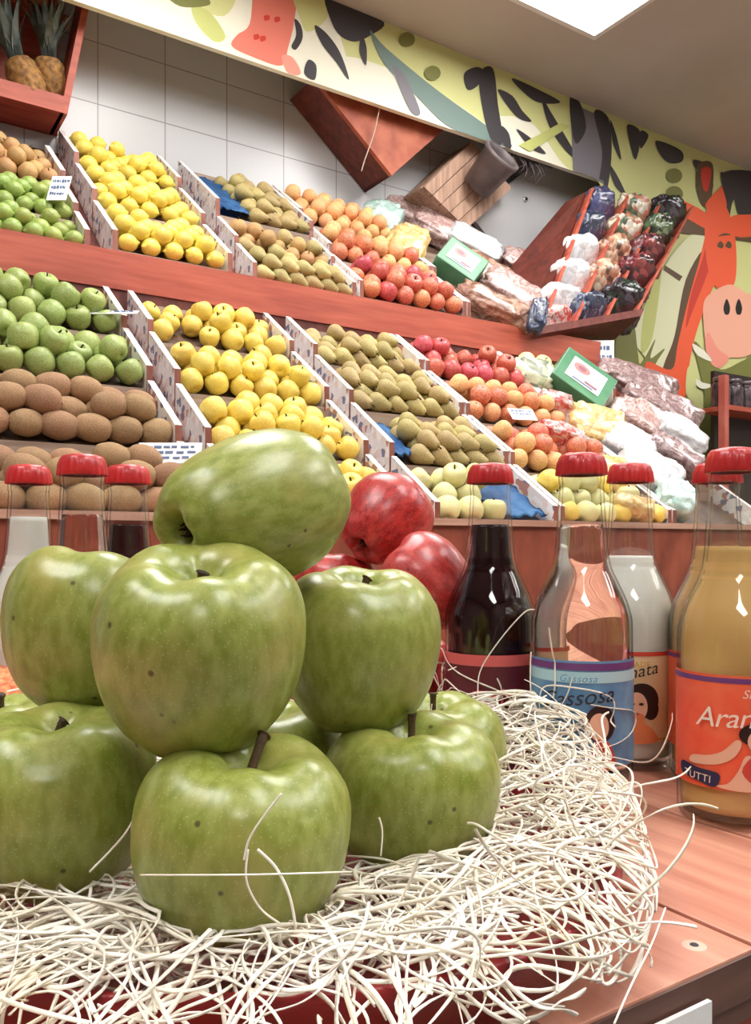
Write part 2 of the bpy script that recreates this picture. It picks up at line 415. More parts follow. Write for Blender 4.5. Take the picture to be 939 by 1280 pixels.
    for a in (907, 922): P('black', [(a-4, 384), (a, 374), (a+4, 384), (a+3, 392), (a, 394), (a-3, 392)])
    for a in (899, 909): P('brown', [(a-4, 308), (a, 302), (a+4, 306), (a+2, 311)])
    P('brown', [(896, 296), (904, 292), (912, 294), (904, 295)])
    P('cream', [(862, 470), (876, 478), (890, 482), (874, 486)])
    P('cream', [(864, 430), (880, 440), (888, 452), (870, 444)])
    P('lime', [(858, 460), (868, 464), (866, 500), (856, 492)])
    return mk('painted_mural', bm, mats, smooth=False)
tag(paint_board(), 'painted jungle mural board with leaves and an orange long-necked animal under the ceiling', 'mural')

# ------------------------------------------------------------------ fruit stand
st = empty('fruit_stand', (1.1, 1.4, 0), 'two-tier sloping red wood fruit stand along the tiled wall', 'fruit stand')
st.location = (0, 0, 0)
X0, X1 = -.35, 2.30
bm = bmesh.new(); bx(bm, X0, X1, 1.355, 1.39, 0, LZ0-.012); mk('front_panel', bm, M_redply, st, smooth=False)
bm = bmesh.new(); bx(bm, X0, X1, 1.345, 1.395, LZ0-.012, LZ0+.002); mk('front_lip', bm, wood('pale_lip', (178, 128, 106), (208, 164, 142), 0), st, smooth=False)
def deck(y0, y1, zf, name):
    bm = bmesh.new()
    prism(bm, [Vector((X0, y0, zf(y0)-.09)), Vector((X0, y1, zf(y1)-.09)), Vector((X0, y1, zf(y1)-.07)), Vector((X0, y0, zf(y0)-.07))], (X1-X0, 0, 0))
    mk(name, fixn(bm), M_darkwood, st, smooth=False)
deck(1.39, 2.10, zl, 'lower_deck'); deck(2.13, 2.745, zu, 'upper_deck')
bm = bmesh.new(); bx(bm, X0, X1+.09, 2.095, 2.13, CZ+.632, CZ+.728); mk('fascia_board', bm, M_redwood, st, smooth=False)
bm = bmesh.new(); bx(bm, X0, X1, 2.10, 2.125, CZ+.40, CZ+.632); mk('riser_board', bm, M_darkwood, st, smooth=False)
for xx in (X0-.02, X1):
    bm = bmesh.new()
    prism(bm, [Vector((xx, 1.36, 0)), Vector((xx, 2.745, 0)), Vector((xx, 2.745, CZ+1.19)), Vector((xx, 2.12, CZ+.64)), Vector((xx, 1.36, LZ0-.06))], (.02, 0, 0))
    mk('end_panel', fixn(bm), M_redply, st, smooth=False)

# ---------- fruit meshes (small ones for the stand)
def fruit_mesh(name, prof, m, seg=16, stem=True, lob=0, sx=1.0, extra=None):
    bm = bmesh.new()
    lathe(bm, crom(prof, 3), seg, 0, (lambda r, z, a: (r*(1+lob*math.cos(5*a)), z)) if lob else None)
    if stem:
        tube(bm, [(0, 0, prof[-1][1]-.02), (.02, .01, prof[-1][1]+.10), (.05, .02, prof[-1][1]+.2)], .035, 4, 1)
    for v in bm.verts: v.co.x *= sx
    me_o = mk(name, bm, [m, M_calyx])
    me = me_o.data; bpy.data.objects.remove(me_o)
    return me
P_apple = [(0, -.34), (.1, -.40), (.25, -.41), (.40, -.28), (.48, -.05), (.49, .12), (.44, .30), (.30, .42), (.16, .42), (.06, .34), (0, .30)]
P_round = [(0, -.46), (.2, -.43), (.38, -.29), (.48, -.08), (.49, .08), (.42, .28), (.26, .42), (.1, .45), (.03, .41), (0, .39)]
P_kiwi = [(0, -.60), (.07, -.57), (.22, -.52), (.37, -.36), (.46, 0), (.37, .36), (.22, .52), (.07, .57), (.05, .60), (0, .60)]
P_pear = [(0, -.42), (.1, -.46), (.28, -.45), (.45, -.25), (.47, 0), (.36, .28), (.25, .5), (.19, .64), (.1, .71), (0, .70)]
P_lemon = [(0, -.60), (.06, -.57), (.14, -.48), (.33, -.36), (.45, -.12), (.45, .12), (.33, .36), (.14, .48), (.06, .57), (0, .60)]
mm = {
 'green': mat('fruit_green', (140, 158, 84), (168, 182, 108), scale=18, rough=.4, rnd=.12),
 'lime': mat('fruit_lime', (134, 156, 72), (166, 184, 100), scale=24, rough=.4, rnd=.18),
 'yellow': mat('fruit_yellow', (226, 190, 66), (232, 214, 118), scale=22, rough=.4, rnd=.12),
 'lemon': mat('fruit_lemon', (232, 200, 62), (238, 222, 118), scale=26, rough=.4, rnd=.1),
 'kiwi': mat('fruit_kiwi', (140, 106, 74), (176, 142, 106), scale=40, rough=.85, rnd=.15, bump=.3),
 'olive': mat('fruit_olive', (152, 130, 76), (196, 178, 120), scale=30, rough=.6, rnd=.18),
 'tan': mat('fruit_tan', (178, 134, 82), (204, 164, 110), scale=30, rough=.6, rnd=.16),
 'red': mat('fruit_red', (170, 48, 46), (214, 112, 100), scale=22, rough=.35, rnd=.2),
 'peach': mat('fruit_peach', (222, 142, 106), (234, 198, 130), scale=20, rough=.6, rnd=.14),
 'nect': mat('fruit_nectarine', (190, 76, 66), (230, 160, 112), scale=20, rough=.45, rnd=.15),
 'pale': mat('fruit_pale', (222, 206, 140), (216, 220, 166), scale=20, rough=.5, rnd=.12),
}
ME = {
 'green': (fruit_mesh('green_apple', P_apple, mm['green'], lob=.01), .060, 'green_apple', 'green apple', 'apple'),
 'lime': (fruit_mesh('lime', P_lemon, mm['lime'], stem=False), .046, 'lime', 'small bright green lime', 'lime'),
 'yellow': (fruit_mesh('yellow_apple', P_apple, mm['yellow'], lob=.01), .056, 'yellow_apple', 'yellow apple', 'apple'),
 'lemon': (fruit_mesh('lemon', P_lemon, mm['lemon'], stem=False), .052, 'lemon', 'yellow lemon', 'lemon'),
 'kiwi': (fruit_mesh('kiwi', P_kiwi, mm['kiwi'], stem=False), .060, 'kiwi', 'brown kiwi', 'kiwi'),
 'olive': (fruit_mesh('pear', P_pear, mm['olive']), .052, 'pear', 'olive brown pear', 'pear'),
 'tan': (fruit_mesh('tan_pear', P_round, mm['tan']), .052, 'russet_apple', 'tan russet apple', 'apple'),
 'red': (fruit_mesh('red_apple', P_apple, mm['red'], lob=.02), .062, 'red_apple', 'red apple', 'apple'),
 'peach': (fruit_mesh('peach', P_round, mm['peach'], stem=False), .058, 'peach', 'yellow and pink peach', 'peach'),
 'nect': (fruit_mesh('nectarine', P_round, mm['nect'], stem=False), .060, 'nectarine', 'red and orange nectarine', 'nectarine'),
 'pale': (fruit_mesh('pale_apple', P_apple, mm['pale']), .062, 'pale_apple', 'pale green yellow apple', 'apple'),
}
rng = random.Random(11)
M_bluepaper = mat('blue_paper', (44, 96, 160), (84, 142, 196), scale=18, rough=.5, bump=.5)
ordn = ['topmost', 'second', 'third', 'lowest']
def crate_row(xa, xb, ya, yb, zf, slope, kinds, where, tilt, paper=None, fill=1.0, wood_side=False, dx=.0, empty_part=0):
    """one crate whose floor is tilted less than the stand; ya front, yb back"""
    mname = ' and '.join(sorted({ME[k][2].replace('_', ' ')+'s' for k in kinds})) if kinds else 'bagged fruit'
    r = empty('fruit_crate', (xa, ya, zf(ya)-.07), 'white-sided crate of %s, %s' % (mname.replace('peachs', 'peaches'), where), 'fruit crate', 'tilted crates on the stand')
    L = yb-ya; hb = .035; hf = hb+L*(slope-tilt)
    hf = min(hf, .105)
    z0 = lambda y: zf(y)-.07-(zf(ya)-.07)             # bottom edge, local
    top = lambda y: hf+.045+(y-ya)*((z0(yb)+hb+.045)-(hf+.045))/L
    W = xb-xa; t = .014
    for s, (u0, u1) in (('a', (0, t)), ('b', (W-t, W))):
        bm = bmesh.new()
        prism(bm, [Vector((u0, 0, 0)), Vector((u0, L, z0(yb))), Vector((u0, L-.004, top(yb))), Vector((u0, .0, top(ya)))], (u1-u0, 0, 0))
        fixn(bm)
        for f in bm.faces:
            n = f.normal
            if n.z > .5: f.material_index = 0
            elif abs(n.x) > .5: f.material_index = 1
            else: f.material_index = 2
        mk('side', bm, [M_whiteside, M_printed if not wood_side else M_cratewood, M_brownend], r, smooth=False)
    bm = bmesh.new()
    prism(bm, [Vector((t, .0, 0)), Vector((t, .012, .01)), Vector((t, .012, top(ya)-.05)), Vector((t, 0, top(ya)-.05))], (W-2*t, 0, 0)); mk('front_slat', fixn(bm), M_cratewood, r, smooth=False)
    bm = bmesh.new()
    prism(bm, [Vector((t, L-.012, z0(yb-.012))), Vector((t, L, z0(yb))), Vector((t, L, top(yb)-.03)), Vector((t, L-.012, top(yb)-.03))], (W-2*t, 0, 0)); mk('back_slat', fixn(bm), M_cratewood, r, smooth=False)
    ft = lambda y: top(ya+y)-.062
    bm = bmesh.new()
    prism(bm, [Vector((t, .012, ft(.012)-.006)), Vector((t, L-.012, ft(L-.012)-.006)), Vector((t, L-.012, ft(L-.012))), Vector((t, .012, ft(.012)))], (W-2*t, 0, 0)); mk('base', fixn(bm), M_cratebase, r, smooth=False)
    if paper:
        bm = bmesh.new(); n = 14; x0p, x1p = paper
        vs = [[bm.verts.new((t+(W-2*t)*(x0p+(x1p-x0p)*i/n), .012+(L-.03)*j/n, ft(.012+(L-.03)*j/n)+.03+.012*noise.noise(Vector((i*.7, j*.7, xa*9))))) for j in range(n+1)] for i in range(n+1)]
        for i in range(n):
            for j in range(n): bm.faces.new((vs[i][j], vs[i+1][j], vs[i+1][j+1], vs[i][j+1]))
        bmesh.ops.solidify(bm, geom=bm.faces[:], thickness=.001)
        mk('blue_liner', bm, M_bluepaper, r)
    if not kinds: return r
    th = math.atan2(top(yb)-top(ya), L)
    D = max(ME[k][1] for k in kinds)
    Ls = L/math.cos(th)
    nx = max(1, int((W-2*t-.004)/(D*.97))); ny = max(1, int((Ls-.012)/(D*.84)))
    pitchx = (W-2*t)/nx; pitchy = (Ls-.016)/ny
    spots = []
    for j in range(ny):
        for i in range(nx - (j % 2)):
            spots.append((t+pitchx*(i+.5+.5*(j % 2)), .012+pitchy*(j+.5), D*.46))
    for j in range(ny-1):                                   # a loose second layer
        for i in range(nx-1):
            if rng.random() < .72*fill: spots.append((t+pitchx*(i+1-.5*(j % 2)+.0), .012+pitchy*(j+1), D*1.02))
    for (u, s, h) in spots:
        if paper and paper[0]-.02 < (u-t)/(W-2*t) < paper[1]+.02: continue
        if rng.random() > .98*min(1, fill+.1): continue
        k = rng.choice(kinds); me, d, nm, lb, cat = ME[k]
        f = bpy.data.objects.new(nm, me); COL.objects.link(f)
        y = s*math.cos(th)-h*math.sin(th); z = top(ya)-.062+s*math.sin(th)+h*math.cos(th)
        f.location = (xa+u+rng.uniform(-.002, .002), ya+max(y, -.005)+rng.uniform(-.002, .002), zf(ya)-.07+z)
        sc = d*rng.uniform(.92, 1.03); f.scale = (sc, sc, sc)
        if k in ('kiwi', 'lemon', 'lime'): f.rotation_euler = (rng.uniform(-.3, .3), PI/2+rng.uniform(-.35, .35), rng.uniform(-.35, .35))
        elif k == 'olive': f.rotation_euler = (rng.uniform(-.3, .3), PI/2+.4+rng.uniform(-.2, .2), -.75+rng.uniform(-.35, .35))
        else: f.rotation_euler = (rng.uniform(-.9, .9), rng.uniform(-.9, .9), rng.uniform(0, 6.28))
        tag(f, '%s in the %s' % (lb, where), cat, '%s, %s' % ((nm.replace('_', ' ')+'s').replace('peachs', 'peaches'), where))
    return r
LB = [2.09, 1.925, 1.745, 1.57, 1.40]
lower = [
 (.19, .575, [['green'], ['green'], ['kiwi'], ['kiwi']], 'left end column'),
 (.622, 1.005, [['yellow'], ['yellow'], ['yellow'], ['yellow']], 'second column'),
 (1.06, 1.418, [['olive'], ['olive'], ['olive'], ['pale']], 'middle column'),
 (1.425, 1.825, [['red'], ['peach', 'peach', 'nect'], ['nect', 'nect', 'peach'], ['pale', 'yellow']], 'fourth column'),
 (1.83, 2.22, [['pale'], None, None, None], 'right end column'),
]
for xa, xb, ks, nm in lower:
    for i in range(4):
        crate_row(xa, xb, LB[i+1], LB[i]-.004, zl, LS, ks[i], '%s, %s, lower tier' % (ordn[i]+' crate', nm), .66,
                  paper={(1.06, 2): (.0, .22), (1.06, 3): (.52, .98)}.get((xa, i)), fill=.7 if ks[i] == ['pale'] else 1.0)
upper = [
 (.19, .545, [2.60, 2.39, 2.25, 2.135], [['tan'], ['lime'], ['lime']], 'left end column'),
 (.60, .925, [2.735, 2.53, 2.33, 2.135], [['lemon'], ['lemon'], ['lemon']], 'second column'),
 (.985, 1.322, [2.735, 2.40, 2.26, 2.135], [['olive'], ['olive', 'tan'], ['olive']], 'middle column'),
 (1.335, 1.745, [2.735, 2.52, 2.32, 2.135], [['peach'], ['peach', 'nect'], ['nect', 'red']], 'fourth column'),
 (1.75, 2.15, [2.735, 2.52, 2.32, 2.135], [None, None, None], 'right end column'),
]
for xa, xb, ys, ks, nm in upper:
    for i in range(3):
        crate_row(xa, xb, ys[i+1], ys[i]-.004, zu, US, ks[i], '%s, %s, upper tier' % (['topmost crate', 'middle crate', 'lowest crate'][i], nm), .72,
                  paper={(.985, 0): (.0, .38)}.get((xa, i)))

# ---------- price cards
def card(pos, w, h, rz, tilt, label, lines=3, seed=1, post=True):
    rg = random.Random(seed)
    r = empty('price_card', pos, label, 'price card'); r.rotation_euler = (tilt, 0, rz)
    mk('card', box(-w/2, w/2, -.001, .001, 0, h), M_white, r, smooth=False)
    bm = bmesh.new()
    for k in range(lines):
        z = h*(.78-.26*k); x = -w*.4
        while x < w*.34:
            l = rg.uniform(.05, .13)*w
            bx(bm, x, x+l, -.0022, -.0012, z-h*.05*rg.uniform(.5, 1.4), z+h*.05*rg.uniform(.5, 1.4)); x += l+rg.uniform(.02, .06)*w
    mk('handwriting', bm, M_ink, r, smooth=False)
    return r
yaw = -math.atan2(FX, FY)
def lowpt(px, py, up=.03): p = on_low(px, py); p.z += up; return p
def uppt(px, py, up=.03): p = on_up(px, py); p.z += up; return p
card(lowpt(223, 566, .0)+Vector((-.05, -.085, -.03)), .115, .045, yaw, -.5, 'white price card on the divider right of the lower kiwis', seed=2)
card(lowpt(135, 407, .02)+Vector((0, -.03, 0)), .11, .03, yaw, -1.1, 'white price card jutting from the divider right of the green apples', 2, seed=3)
card(uppt(70, 270, .04), .05, .09, yaw, -.5, 'white card on the divider beside the limes', seed=4)
card(lowpt(657, 548, .05), .075, .05, yaw+.3, -.8, 'small white card lying in front of the nectarines', 2, seed=5)
card(onY(750, 470, 2.0935), .105, .13, yaw, -.05, 'upright white price card at right end of the upper shelf board', 4, seed=6)

# ---------- plastic bags, boxes
def pillow(name, pos, dims, rot, m, label, cat='bag', group=None, seed=0, crumple=.14, bump_cells=0, knot=False, seg=20):
    bm = bmesh.new(); bmesh.ops.create_uvsphere(bm, u_segments=seg*2, v_segments=seg, radius=1)
    off = Vector((seed*3.7, seed*1.3, seed*2.1))
    for v in bm.verts:
        c = v.co.copy()
        q = Vector([math.copysign(abs(t)**.62, t) for t in c])
        n = noise.noise(c*2.2+off)*crumple*1.5+noise.noise(c*6+off)*crumple*.7+abs(noise.noise(c*3.3+off*2))*crumple
        q *= 1+n
        if bump_cells:
            dd = noise.voronoi(c*bump_cells+off)[0][0]; q *= 1+.16*(.5-dd)
        v.co = Vector((q.x*dims[0]/2, q.y*dims[1]/2, q.z*dims[2]/2))
    o = mk(name, bm, m, loc=pos); o.rotation_euler = rot
    tag(o, label, cat, group)
    if knot:
        b2 = bmesh.new(); n = 12
        for k in range(n):
            a = 2*PI*k/n; r1 = dims[1]*.16
            tube(b2, [(dims[0]*.42, 0, 0), (dims[0]*.52, r1*.3*math.cos(a), r1*.3*math.sin(a)), (dims[0]*.66, r1*math.cos(a), r1*math.sin(a)+.004*noise.noise(Vector((k, seed, 0))))], [.004, .003, .002], 4)
        mk('bag_tail', b2, m, o)
    return o
def plastic(name, cols, scale=26):
    """crinkled clear or printed plastic: soft patches of what is inside, sharp creases, a shiny skin"""
    m, nt, b = base_mat(name); N, L = nt.nodes, nt.links
    tc = N.new('ShaderNodeTexCoord'); no = N.new('ShaderNodeTexNoise'); no.inputs['Scale'].default_value = scale; no.inputs['Detail'].default_value = 4
    no.inputs['Distortion'].default_value = 1.2; L.new(tc.outputs['Object'], no.inputs['Vector'])
    rp = N.new('ShaderNodeValToRGB'); els = rp.color_ramp.elements
    while len(els) < len(cols): els.new(.5)
    for i, c in enumerate(cols): els[i].position = .30+.40*i/(len(cols)-1); els[i].color = lin(c)
    L.new(no.outputs['Fac'], rp.inputs['Fac']); L.new(rp.outputs[0], b.inputs['Base Color'])
    b.inputs['Roughness'].default_value = .3; b.inputs['Coat Weight'].default_value = .7; b.inputs['Coat Roughness'].default_value = .12
    n2 = N.new('ShaderNodeTexVoronoi'); n2.feature = 'DISTANCE_TO_EDGE'; n2.inputs['Scale'].default_value = 22; L.new(tc.outputs['Object'], n2.inputs['Vector'])
    bp = N.new('ShaderNodeBump'); bp.inputs['Strength'].default_value = .8; bp.inputs['Distance'].default_value = .01
    L.new(n2.outputs['Distance'], bp.inputs['Height']); L.new(bp.outputs['Normal'], b.inputs['Normal'])
    return m
K_pink = plastic('pink_clear_bag', [(196, 160, 154), (170, 128, 122), (214, 190, 184), (150, 104, 96), (226, 210, 204)])
K_mauve = plastic('mauve_clear_bag', [(150, 122, 120), (122, 92, 92), (176, 152, 150), (104, 72, 70), (200, 184, 182)])
K_white = plastic('white_bag', [(226, 226, 228), (206, 208, 214), (236, 236, 234), (190, 184, 190)])
K_yell = plastic('yellow_net_bag', [(226, 190, 110), (234, 212, 150), (214, 160, 84), (236, 226, 196)])
K_mint = plastic('mint_bag', [(176, 208, 198), (206, 226, 218), (148, 186, 176), (226, 232, 228)])
K_brown = plastic('brown_bag', [(156, 110, 92), (126, 84, 68), (188, 148, 128), (206, 176, 158)])
K_navy = plastic('navy_bag', [(36, 44, 74), (60, 72, 104), (24, 28, 48), (150, 160, 180)], 40)
K_blue = plastic('violet_blue_bag', [(54, 56, 104), (86, 88, 134), (40, 40, 72), (180, 184, 200)], 22)
K_grape = cells('dark_grapes', [(34, 28, 36), (54, 42, 54), (24, 22, 28), (80, 72, 84), (44, 58, 46)], 36, rough=.25, bump=.9, coat=.4)
K_ggrape = cells('green_grapes', [(88, 110, 76), (54, 70, 52), (128, 142, 108), (40, 46, 40)], 38, rough=.25, bump=.9, coat=.4)
K_rgrape = cells('red_grapes', [(110, 40, 46), (76, 34, 40), (146, 66, 66), (58, 36, 44)], 38, rough=.25, bump=.9, coat=.4)
K_nuts = cells('mixed_nuts', [(176, 118, 90), (140, 92, 72), (206, 168, 140), (96, 70, 60), (220, 196, 172)], 42, rough=.35, bump=.8, coat=.4)
K_nutsg = cells('nuts_and_seeds', [(214, 202, 182), (176, 150, 120), (96, 110, 88), (226, 218, 206), (190, 120, 96)], 42, rough=.3, bump=.8, coat=.4)
K_redw = plastic('red_white_bag', [(178, 52, 48), (206, 92, 84), (226, 210, 206), (120, 30, 32)], 40)
def bag_low(px, py, w, h, up, m, label, seed, rz=.4, t=.09, **k):
    p = on_low(px, py); p.z += up; d = p.x*FX+p.y*FY
    return pillow(k.pop('name', 'plastic_bag'), p, (w*d/F, t, h*d/F), (-.65, k.pop('roll', .3), yaw+k.pop('dz', 0)), m, label, seed=seed, **k)
def bag_up(px, py, w, h, up, m, label, seed, t=.09, **k):
    p = on_up(px, py); p.z += up; d = p.x*FX+p.y*FY
    return pillow(k.pop('name', 'plastic_bag'), p, (w*d/F, t, h*d/F), (-.65, k.pop('roll', .3), yaw), m, label, seed=seed, **k)
bag_up(478, 285, 46, 60, .03, K_mint, 'pale mint plastic bag at the top right corner of the peaches', 1)
bag_up(520, 283, 86, 40, .03, K_pink, 'pink clear plastic bag against the tiles beside the mint bag', 2, roll=.45)
bag_up(508, 318, 50, 66, .03, K_yell, 'yellow orange net of fruit beside the upper peaches', 3)
bag_up(548, 300, 70, 44, .04, K_pink, 'crumpled pink and white bag behind the green box', 4, roll=.5)
bag_up(590, 322, 74, 40, .05, K_white, 'white plastic bag below the tilted wooden crate', 5, roll=.5)
bag_up(604, 352, 90, 44, .03, K_brown, 'brown clear bag right of the upper green box', 6, roll=.5)
bag_up(640, 376, 84, 48, .03, K_pink, 'pink clear bag in front of the slanted nut case', 7, roll=.5)
bag_up(616, 392, 100, 36, .02, K_brown, 'long brown bag lying along the upper shelf board', 8, roll=.45)
bag_up(655, 345, 60, 40, .04, K_pink, 'crinkled pink bag tucked behind the slanted nut case', 9, roll=.4)
def carton(pos, w, h, t, rot, label, tone=((70, 128, 92), (96, 150, 112))):
    o = mk('carton', box(-w/2, w/2, -t/2, t/2, -h/2, h/2, .004), mat('green_carton', tone[0], tone[1], scale=9, rough=.4), loc=pos, smooth=False)
    o.rotation_euler = rot; tag(o, label, 'box')
    bm = bmesh.new()
    bx(bm, -w*.33, w*.33, -t/2-.002, -t/2-.0003, -h*.30, h*.34, 0)
    vs = [bm.verts.new((-w*.12+.16*w*math.cos(a*PI/8), -t/2-.0026, h*.12+.13*h*math.sin(a*PI/8))) for a in range(16)]
    bm.faces.new(vs).material_index = 1
    vs = [bm.verts.new((-w*.12+.08*w*math.cos(a*PI/8), -t/2-.0032, h*.12+.06*h*math.sin(a*PI/8))) for a in range(16)]
    bm.faces.new(vs).material_index = 2
    bx(bm, 0.02*w, w*.26, -t/2-.003, -t/2-.0022, -h*.2, -h*.14, 2); bx(bm, -w*.2, w*.2, -t/2-.003, -t/2-.0022, -h*.26, -h*.23, 3)
    mk('box_label', bm, [M_white, mat('pink_emblem', (206, 130, 126)), mat('mauve_emblem', (150, 96, 110)), M_ink], o, smooth=False)['label'] = 'white label with pink round emblem'
    return o
p = on_up(573, 352); carton(p+Vector((0, 0, .05)), .16, .13, .09, (-.55, .6, yaw), 'green carton with white label in the upper right bags')
p = on_low(722, 503); carton(p+Vector((0, 0, .05)), .19, .15, .10, (-.6, .62, yaw), 'green carton with white label and pink emblem, right end of the lower tier')
bag_low(665, 480, 60, 40, .02, cells('leafy_tray', [(176, 190, 150), (206, 212, 180), (120, 126, 100), (222, 222, 204)], 40, bump=.5), 'pale green pack beside the red apples', 11)
bag_low(692, 520, 44, 26, .03, K_redw, 'dark red pack left of the big green carton', 12)
bag_low(795, 490, 100, 46, .03, K_mauve, 'mauve clear bag behind the big green carton', 13, roll=.35)
bag_low(826, 526, 100, 44, .04, K_mauve, 'second mauve bag, below the mural grass', 14, roll=.4)
bag_low(800, 540, 80, 50, .03, K_pink, 'pink clear bag between mauve bags on the lower tier', 15, roll=.5)
bag_low(745, 548, 70, 56, .03, K_yell, 'pale yellow net bag under the big green carton', 16)
bag_low(785, 572, 70, 50, .03, K_white, 'white crinkled bag below the yellow net', 17, roll=.5)
bag_low(850, 566, 70, 40, .05, K_white, 'white bag at the right end below the mauve bags', 18, roll=.6)
bag_low(845, 596, 84, 34, .05, K_mauve, 'dark mauve bag lying over the white bags', 19, roll=.6)
bag_low(812, 610, 80, 56, .04, K_white, 'large white printed bag above the front lip', 20, roll=.5)
bag_low(842, 640, 44, 52, .03, K_mint, 'mint green packet at the right end of the front lip', 21, roll=.3)
bag_low(790, 648, 50, 26, .02, K_yell, 'small yellow pack on the front lip', 22)
bag_low(760, 610, 60, 60, .02, K_yell, 'pale orange net behind the bottles on the lower tier', 23)
bag_low(700, 562, 60, 24, .03, K_redw, 'red pack in front of the yellow net bag', 24)

# ---------- slanted case of nut and grape bags
BL, BR, TL, TR = onY(672, 418, 2.13), onY(790, 396, 2.12), onY(737, 240, 2.36), onY(862, 262, 2.38)
U = (BR-BL+TR-TL)/2; V = (TL-BL+TR-BR)/2; Nn = U.cross(V).normalized()
if Nn.y > 0: Nn = -Nn
def Q(u, v): return BL*(1-u)*(1-v)+BR*u*(1-v)+TL*(1-u)*v+TR*u*v
case = empty('display_case', (0, 0, 0), 'slanted red wood case of bagged nuts and grapes before the mural', 'display case')
dep = .10
def slab(a, b, c, d, off, th, name, m, parent):
    bm = bmesh.new(); prism(bm, [q+Nn*off for q in (a, b, c, d)], Nn*th); return mk(name, fixn(bm), m, parent, smooth=False)
slab(BL, BR, TR, TL, -dep, .012, 'back_board', M_darkwood, case)
for k in range(4):
    q = k/3.0; a = Q(q, 0); e = U.normalized()*.008; t = Q(q, 1)
    slab(a-e, a+e, t+e, t-e, -dep+.012, dep+.01, 'divider' if 0 < k < 3 else 'side_board', M_redwood, case)
f = V.normalized()*.05
slab(BL-U*.03-f, BR+U*.03-f, BR+U*.03, BL-U*.03, -dep, dep+.05, 'front_lip', M_darkwood, case)
# broad side board seen on the left
sb = onY(640, 334, 2.30); sb2 = onY(668, 352, 2.2)
bm = bmesh.new()
e1 = TL-Vector((0, 0, 0)); q = [BL-U*.04, TL-U*.04, TL-U*.04+Vector((-.03, .08, -.02)), onY(640, 332, 2.46), onY(652, 372, 2.34)]
prism(bm, q, Vector((.012, .006, 0))); mk('cheek_board', fixn(bm), M_darkwood, case, smooth=False)
qq = Nn.to_track_quat('Z', 'Y').to_matrix()
Ux = U.normalized(); Vy = (V-Ux*V.dot(Ux)).normalized(); R3 = Matrix((Ux, Nn, Vy)).transposed()
def in_case(u, v, w, h, m, label, name, seed, t=.07, cells_=0, off=-.045):
    p = Q(u, v)+Nn*off
    o = pillow(name, p, (w, t, h), (0, 0, 0), m, label, seed=seed, bump_cells=cells_, crumple=.08)
    o.rotation_euler = (R3 @ Matrix.Rotation(seed*.37 % .3-.15, 3, 'Y')).to_euler(); o['group'] = 'bags in the slanted case'
    return o
lw = U.length/3*.92; vh = V.length
for v, m, l, s in ((.93, K_blue, 'violet blue bag at top of the left lane of the slanted case', 31), (.74, K_navy, 'navy bag second from the top in the left lane of the slanted case', 30), (.55, K_white, 'white bag in the middle of the left lane of the slanted case', 32),
                   (.37, K_white, 'white bag under the middle one in the left lane of the slanted case', 33), (.2, K_white, 'small white bag near the foot of the left lane of the slanted case', 34), (.05, K_redw, 'red and white bag at the foot of the left lane of the slanted case', 35)):
    in_case(1/6, v, lw, vh*.19, m, l, 'snack_bag', s)
for v, m, l, s in ((.92, K_nutsg, 'pale nut bag at top of the middle lane of the slanted case', 41), (.73, K_nutsg, 'pale nut bag second in the middle lane of the slanted case', 42), (.54, K_nuts, 'brown nut bag in the middle lane of the slanted case', 43),
                   (.34, K_nuts, 'brown nut bag low in the middle lane of the slanted case', 44), (.1, K_navy, 'blue and white bag at the foot of the middle lane of the slanted case', 45)):
    in_case(.5, v, lw, vh*.2, m, l, 'nut_bag', s, cells_=3.5)
for v, m, l, s in ((.92, K_grape, 'dark grape bag at top of the right lane of the slanted case', 51), (.73, K_ggrape, 'green grape bag in the right lane of the slanted case', 52), (.54, K_rgrape, 'red grape bag in the right lane of the slanted case', 53),
                   (.35, K_rgrape, 'dark red grape bag low in the right lane of the slanted case', 54), (.13, K_grape, 'black grape bag at the foot of the right lane of the slanted case', 55)):
    in_case(5/6, v, lw*1.1, vh*.21, m, l, 'grape_bag', s, cells_=4, off=-.03)
pillow('berry_pack', onY(672, 395, 2.06), (.06, .05, .12), (-.2, .25, yaw), K_navy, 'narrow blue berry pack leaning at the left foot of the slanted case', seed=61, bump_cells=4)

# ---------- hanging boards and crates on the wall
def wall_poly(pts, Y0, Y1, name, m, label=None, cat=None, parent=None):
    bm = bmesh.new(); prism(bm, [onY(a, b, Y0) for a, b in pts], (0, Y1-Y0, 0))
    o = mk(name, fixn(bm), m, parent, smooth=False)
    return tag(o, label, cat) if label else o
hb = empty('hanging_box', (0, 0, 0), 'orange brown wooden box hung cornerwise behind the painted fascia', 'hanging box')
A_, B_, C_ = onY(490, 219, 2.56), onY(388, 90, 2.56), onY(557, 160, 2.56)
e1, e2 = (B_-A_).normalized()*.42, (C_-A_).normalized()*.42
bm = bmesh.new(); prism(bm, [A_, A_+e1, A_+e1+e2, A_+e2], (0, .018, 0)); mk('front_board', fixn(bm), M_orangewood, hb, smooth=False)
for s0, s1 in ((A_, e1), (A_, e2)):
    n = (e2 if s1 is e1 else e1).normalized()*.014
    bm = bmesh.new(); prism(bm, [s0+Vector((0, .018, 0)), s0+s1+Vector((0, .018, 0)), s0+s1+n+Vector((0, .018, 0)), s0+n+Vector((0, .018, 0))], (0, .165, 0)); mk('side_board', fixn(bm), M_darkwood, hb, smooth=False)
bm = bmesh.new(); tube(bm, crom([onY(476, 128, 2.53), onY(468, 165, 2.53), onY(456, 200, 2.54), onY(452, 214, 2.55)], 4), .0022, 5)
mk('cord', bm, mat('pale_cord', (200, 180, 160)), hb)['label'] = 'thin pale cord'
cr = empty('hanging_crate', (0, 0, 0), 'pale weathered plank crate hung cornerwise beside the grey board', 'crate')
